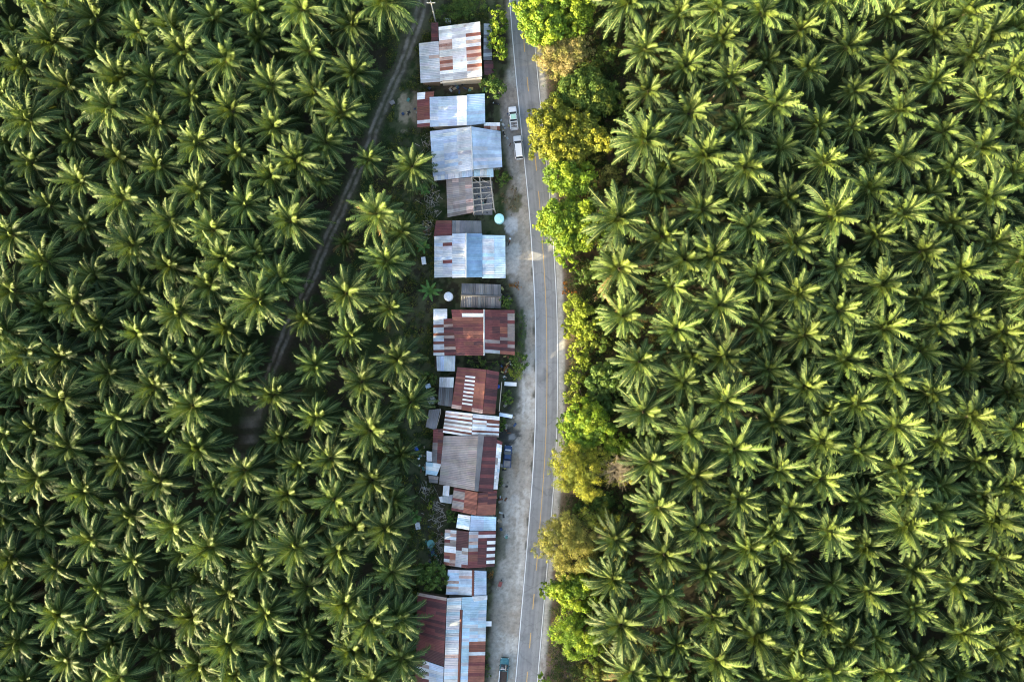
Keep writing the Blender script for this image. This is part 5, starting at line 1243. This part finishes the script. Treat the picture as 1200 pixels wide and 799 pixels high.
def tank(name, label, px, py, r, h, mat, ribs=True, stand=0, cat='water tank'):
    t = thing(name, label, cat, W(px, py, h).xy.to_3d() )
    prof = [(r * .96, stand)]
    n = 7
    for k in range(n):
        z = stand + h * (.04 + .78 * k / n); prof += [(r, z), (r, z + h * .06), (r * .965, z + h * .075), (r * .965, z + h * .1)]
    prof += [(r, stand + h * .84), (r * .97, stand + h * .88), (r * .7, stand + h * .95), (r * .34, stand + h * .98)]
    MB().lathe(prof, 36).build('shell', mat, t, smooth=False)
    MB().lathe([(r * .32, stand + h * .975), (r * .33, stand + h * 1.02), (r * .28, stand + h * 1.04), (r * .06, stand + h * 1.05)], 24).build('lid', mat, t)
    for k in range(8):
        a = 6.2832 * k / 8; MB().tube([(r * .36 * math.cos(a), r * .36 * math.sin(a), stand + h * .985), (r * .9 * math.cos(a), r * .9 * math.sin(a), stand + h * .905)], .03, 5).build('lid_rib', mat, t)
    return t
tank('water_tank', 'round turquoise plastic water tank on the yard by the timber frame', 585, 255.8, 1.08, 1.9, M['turquoise'])
tank('water_tank', 'round white water tank between the banana plant and dark grey roof', 525.2, 347.3, 1.0, 1.8, M['tankwhite'])
tank('barrel', 'blue plastic barrel at the corner of the rusty roof with white slats', 583.6, 453, .42, 1.0, M['bluep'], cat='barrel')
t = thing('basin', 'teal round open basin behind the maroon-and-white patchwork roof', 'basin', W(505, 636, 0))
MB().lathe([(.62, 0), (.78, .5), (.84, .52), (.84, .56), (.74, .55), (.6, .12), (.1, .1)], 26).build('shell', M['tealbasin'], t)
MB().lathe([(.87, .5), (.9, .53), (.87, .57), (.82, .57)], 26).build('rim', M['tealbasin'], t)
t = thing('barrel', 'blue barrel lying among palms left of the taupe roof house', 'barrel', W(488, 525, 0))
b_ = MB().lathe([(.38, -.5), (.42, -.45), (.42, -.12), (.44, -.08), (.42, -.04), (.42, .3), (.42, .46), (.38, .5)], 20).build('shell', M['bluep'], t); b_.location = (0, 0, .42); b_.rotation_euler = (R(90), 0, R(20))
for k in (-1, 1):
    c_ = MB().lathe([(.40, -.02), (.42, 0), (.40, .02)], 20).build('end_rim', M['bluep'], t); c_.location = (-.17 * k, .48 * k, .42); c_.rotation_euler = (R(90), 0, R(20))

def table(name, label, cat, q, z, mat, slope=0, fabric=False):
    c = [W(x, y, z) for x, y in q]; ctr = sum(c, Vector()) / 4; root = Vector((ctr.x, ctr.y, 0))
    t = thing(name, label, cat, root)
    V = [p - root + Vector((0, 0, slope if i < 2 else 0)) for i, p in enumerate(c)]
    V += [v - Vector((0, 0, .06)) for v in V]
    MB().add(V, [(0, 1, 2, 3), (7, 6, 5, 4), (0, 4, 5, 1), (1, 5, 6, 2), (2, 6, 7, 3), (3, 7, 4, 0)]).build('top', mat, t, bevel=.015)
    for i in range(4):
        p = V[i] * .9; MB().tube([(p.x, p.y, -.1), (p.x, p.y, V[i].z - .07)], .045, 6).build('leg', M['silver'], t)
    MB().tube([V[0] * .9 - Vector((0, 0, z * .5)), V[1] * .9 - Vector((0, 0, z * .5))], .03, 5).build('rail', M['silver'], t)
    return t
table('table', 'long white table standing in the front garden beside the blue barrel', 'table', [(591.2, 447.3), (605.5, 448), (605.3, 452.5), (591, 451.8)], .95, M['white'])
table('stall_roof', 'narrow pale blue and white stall roof on posts in front of the striped roof', 'stall', [(585.3, 483.3), (601, 486), (600.2, 490), (584.8, 487.5)], 2.1, M['skysheet'], .15)

t = thing('parasol', 'small faded grey canopy with a raised point behind the lean-to of the rusty roof', 'parasol', W(506.5, 467.5, 0))
mb = MB(); n = 6; V = [(0, 0, 2.2)] + [(1.05 * math.cos(6.2832 * k / n), 1.05 * math.sin(6.2832 * k / n), 1.85) for k in range(n)] + [(1.03 * math.cos(6.2832 * k / n), 1.03 * math.sin(6.2832 * k / n), 1.74) for k in range(n)]
F = [(0, 1 + k, 1 + (k + 1) % n) for k in range(n)] + [(1 + k, 7 + k, 7 + (k + 1) % n, 1 + (k + 1) % n) for k in range(n)]
mb.add(V, F).build('canopy', M['greycloth'], t); MB().tube([(0, 0, -.1), (0, 0, 2.28)], .035).build('pole', M['silver'], t)

def crate(name, label, cat, px, py, sx, sy, h, mat, rz=0, lid=None):
    t = thing(name, label, cat, W(px, py, 0), rz)
    MB().box(-sx / 2, -sy / 2, 0, sx / 2, sy / 2, h * .9, .02).build('body', mat, t, bevel=.02)
    MB().box(-sx / 2 - .03, -sy / 2 - .03, h * .903, sx / 2 + .03, sy / 2 + .03, h, .02).build('lid', lid or mat, t, bevel=.02)
    MB().box(-.08, -sy / 2 - .06, h * .55, .08, -sy / 2 + .01, h * .62).build('handle', M['dark'], t)
crate('box', 'pale box on the ground left of the blue roof with a white ridge', 'box', 497, 306, .9, 1.6, .9, M['tankwhite'], R(8))
crate('box', 'weathered grey box lying on the grass between track and small blue roof', 'box', 460, 121, 1.0, .8, .5, M['bedgrey'], R(30))
crate('box', 'grey-white bin among the weeds left of the maroon patchwork roof', 'bin', 490, 615, 1.0, 1.5, .8, M['silver'], R(10))
crate('box', 'small white box near the blue barrel lying among palms', 'box', 491, 537, .45, .4, .35, M['tankwhite'], R(15))
crate('box', 'small cream box on the dirt right above the little white box', 'box', 494.5, 533, .35, .5, .35, M['cream'], R(40))
crate('box', 'grey and blue bin in the weeds beside the white-topped lean-to', 'bin', 502, 452, 1.1, .9, .9, M['silver'], R(20), M['skysheet'])
crate('box', 'grey chest on the ground at the back of the top house', 'chest', 525.5, 26, 1.2, .8, .8, M['silver'], R(0))

# utility pole: displaced outwards in the picture by its own height
t = thing('utility_pole', 'slim pale concrete utility pole with crossarm at the top edge', 'utility pole', W(510.5, 26, 0))
MB().tube([(0, 0, -.3), (0, 0, 4.5), (0, 0, 9.2)], [.17, .14, .10], 8).build('pole', M['concrete'], t)
MB().box(-.9, -.06, 8.5, .9, .06, 8.63).build('crossarm', M['concrete'], t)
for x in (-.8, 0, .8):
    MB().lathe([(.05, 0), (.07, .05), (.04, .1), (.06, .16), (.03, .2)], 8, (x, 0, 8.63 if x else 9.2)).build('insulator', M['tankwhite'], t)

# loose planks and scrap behind the ruin, too jumbled to count
g = np.random.default_rng(4); mb = MB()
for (bx, by, sx, sy, n) in ((506, 240, 9, 18, 70), (502, 268, 5, 12, 40), (512, 600, 10, 14, 50), (516, 640, 6, 18, 50), (500, 575, 10, 10, 40), (505, 175, 12, 18, 50), (565, 228, 8, 14, 30)):
    for k in range(n):
        p = W(bx + g.normal(0, sx * .6), by + g.normal(0, sy * .6), 0); a = g.uniform(0, 3.14); L = g.uniform(.4, 2.0)
        d = Vector((math.cos(a), math.sin(a), g.normal(0, .12))) * L / 2; z = Vector((0, 0, g.uniform(.08, .35)))
        mb.tube([p - d + z, p + d + z], g.uniform(.025, .07), 4)
o = mb.build('scrap_timber', M['paletimber']); tag(o, 'jumbled sticks, slats and scrap wood strewn behind and between the houses', 'scrap wood', kind='stuff')

g = np.random.default_rng(9); mb = MB(); cc = []
pal = [(.6, .6, .58), (.45, .48, .5), (.06, .10, .20), (.16, .08, .05), (.3, .28, .25), (.2, .18, .15), (.05, .05, .05), (.4, .33, .24), (.55, .5, .2), (.12, .3, .26)]
for (bx, by, sx, sy, n) in ((500, 545, 8, 24, 26), (508, 640, 8, 22, 30), (568, 230, 7, 12, 16), (594, 150, 6, 16, 12), (592, 432, 8, 12, 18), (500, 265, 8, 14, 14), (590, 600, 5, 60, 20), (536, 103, 20, 4, 14), (478, 140, 12, 14, 8), (590, 345, 8, 10, 10), (596, 490, 7, 20, 14)):
    for k in range(n):
        p = W(bx + g.normal(0, sx * .6), by + g.normal(0, sy * .6), 0); a = g.uniform(0, 3.14); L, w_, h_ = g.uniform(.12, .5), g.uniform(.1, .35), g.uniform(.06, .4)
        ca, sa = math.cos(a), math.sin(a); V = []
        for z in (0, h_):
            for (u, v) in ((-L, -w_), (L, -w_), (L, w_), (-L, w_)):
                q = .85 if z else 1
                V.append((p.x + (u * ca - v * sa) * q, p.y + (u * sa + v * ca) * q, z - .02))
        mb.add(V, [(3, 2, 1, 0), (4, 5, 6, 7), (0, 1, 5, 4), (1, 2, 6, 5), (2, 3, 7, 6), (3, 0, 4, 7)])
        cc += [(*pal[int(g.integers(len(pal)))], 1)] * 6
o = obj('yard_clutter', mesh_np('yard_clutter', mb.v, mb.f, M['herb'], cc)); tag(o, 'small bits of household clutter and litter scattered over the yards', 'clutter', kind='stuff')

# ------------------------------------------------------------------ light, sky, camera
SUN_EL, AZ = R(13.5), R(30)          # sun low on the left, a little below the picture's horizontal
to_sun = Vector((-math.cos(AZ) * math.cos(SUN_EL), -math.sin(AZ) * math.cos(SUN_EL), math.sin(SUN_EL)))
ld = bpy.data.lights.new('sun', 'SUN'); ld.energy = 5.0; ld.angle = R(.6); ld.color = (1.0, .85, .54)
lo = bpy.data.objects.new('sun', ld); COL.objects.link(lo); lo.location = to_sun * 200
lo.rotation_euler = (-to_sun).to_track_quat('-Z', 'Y').to_euler()
wd = bpy.data.worlds.new('World'); SC.world = wd; wd.use_nodes = True
nt = wd.node_tree; nt.nodes.clear()
sky = nt.nodes.new('ShaderNodeTexSky'); sky.sky_type = 'NISHITA'; sky.sun_disc = False
sky.sun_elevation = SUN_EL; sky.sun_rotation = math.atan2(to_sun.x, to_sun.y) % (2 * math.pi)
sky.air_density = 1.0; sky.dust_density = 3.0; sky.ozone_density = 0.6
bg = nt.nodes.new('ShaderNodeBackground'); bg.inputs['Strength'].default_value = 0.145
ow = nt.nodes.new('ShaderNodeOutputWorld'); nt.links.new(sky.outputs[0], bg.inputs['Color']); nt.links.new(bg.outputs[0], ow.inputs['Surface'])

cd = bpy.data.cameras.new('camera'); cd.sensor_fit = 'HORIZONTAL'; cd.angle = 2 * math.atan(600 * S / CAM_H); cd.clip_end = 3000
co = bpy.data.objects.new('camera', cd); COL.objects.link(co); co.location = (0, 0, CAM_H); SC.camera = co
SC.view_settings.view_transform = 'Standard'; SC.view_settings.look = 'None'
SC.view_settings.exposure = 2.3; SC.view_settings.gamma = 1
SC.view_settings.use_curve_mapping = False
SC.cycles.filter_width = 1.1
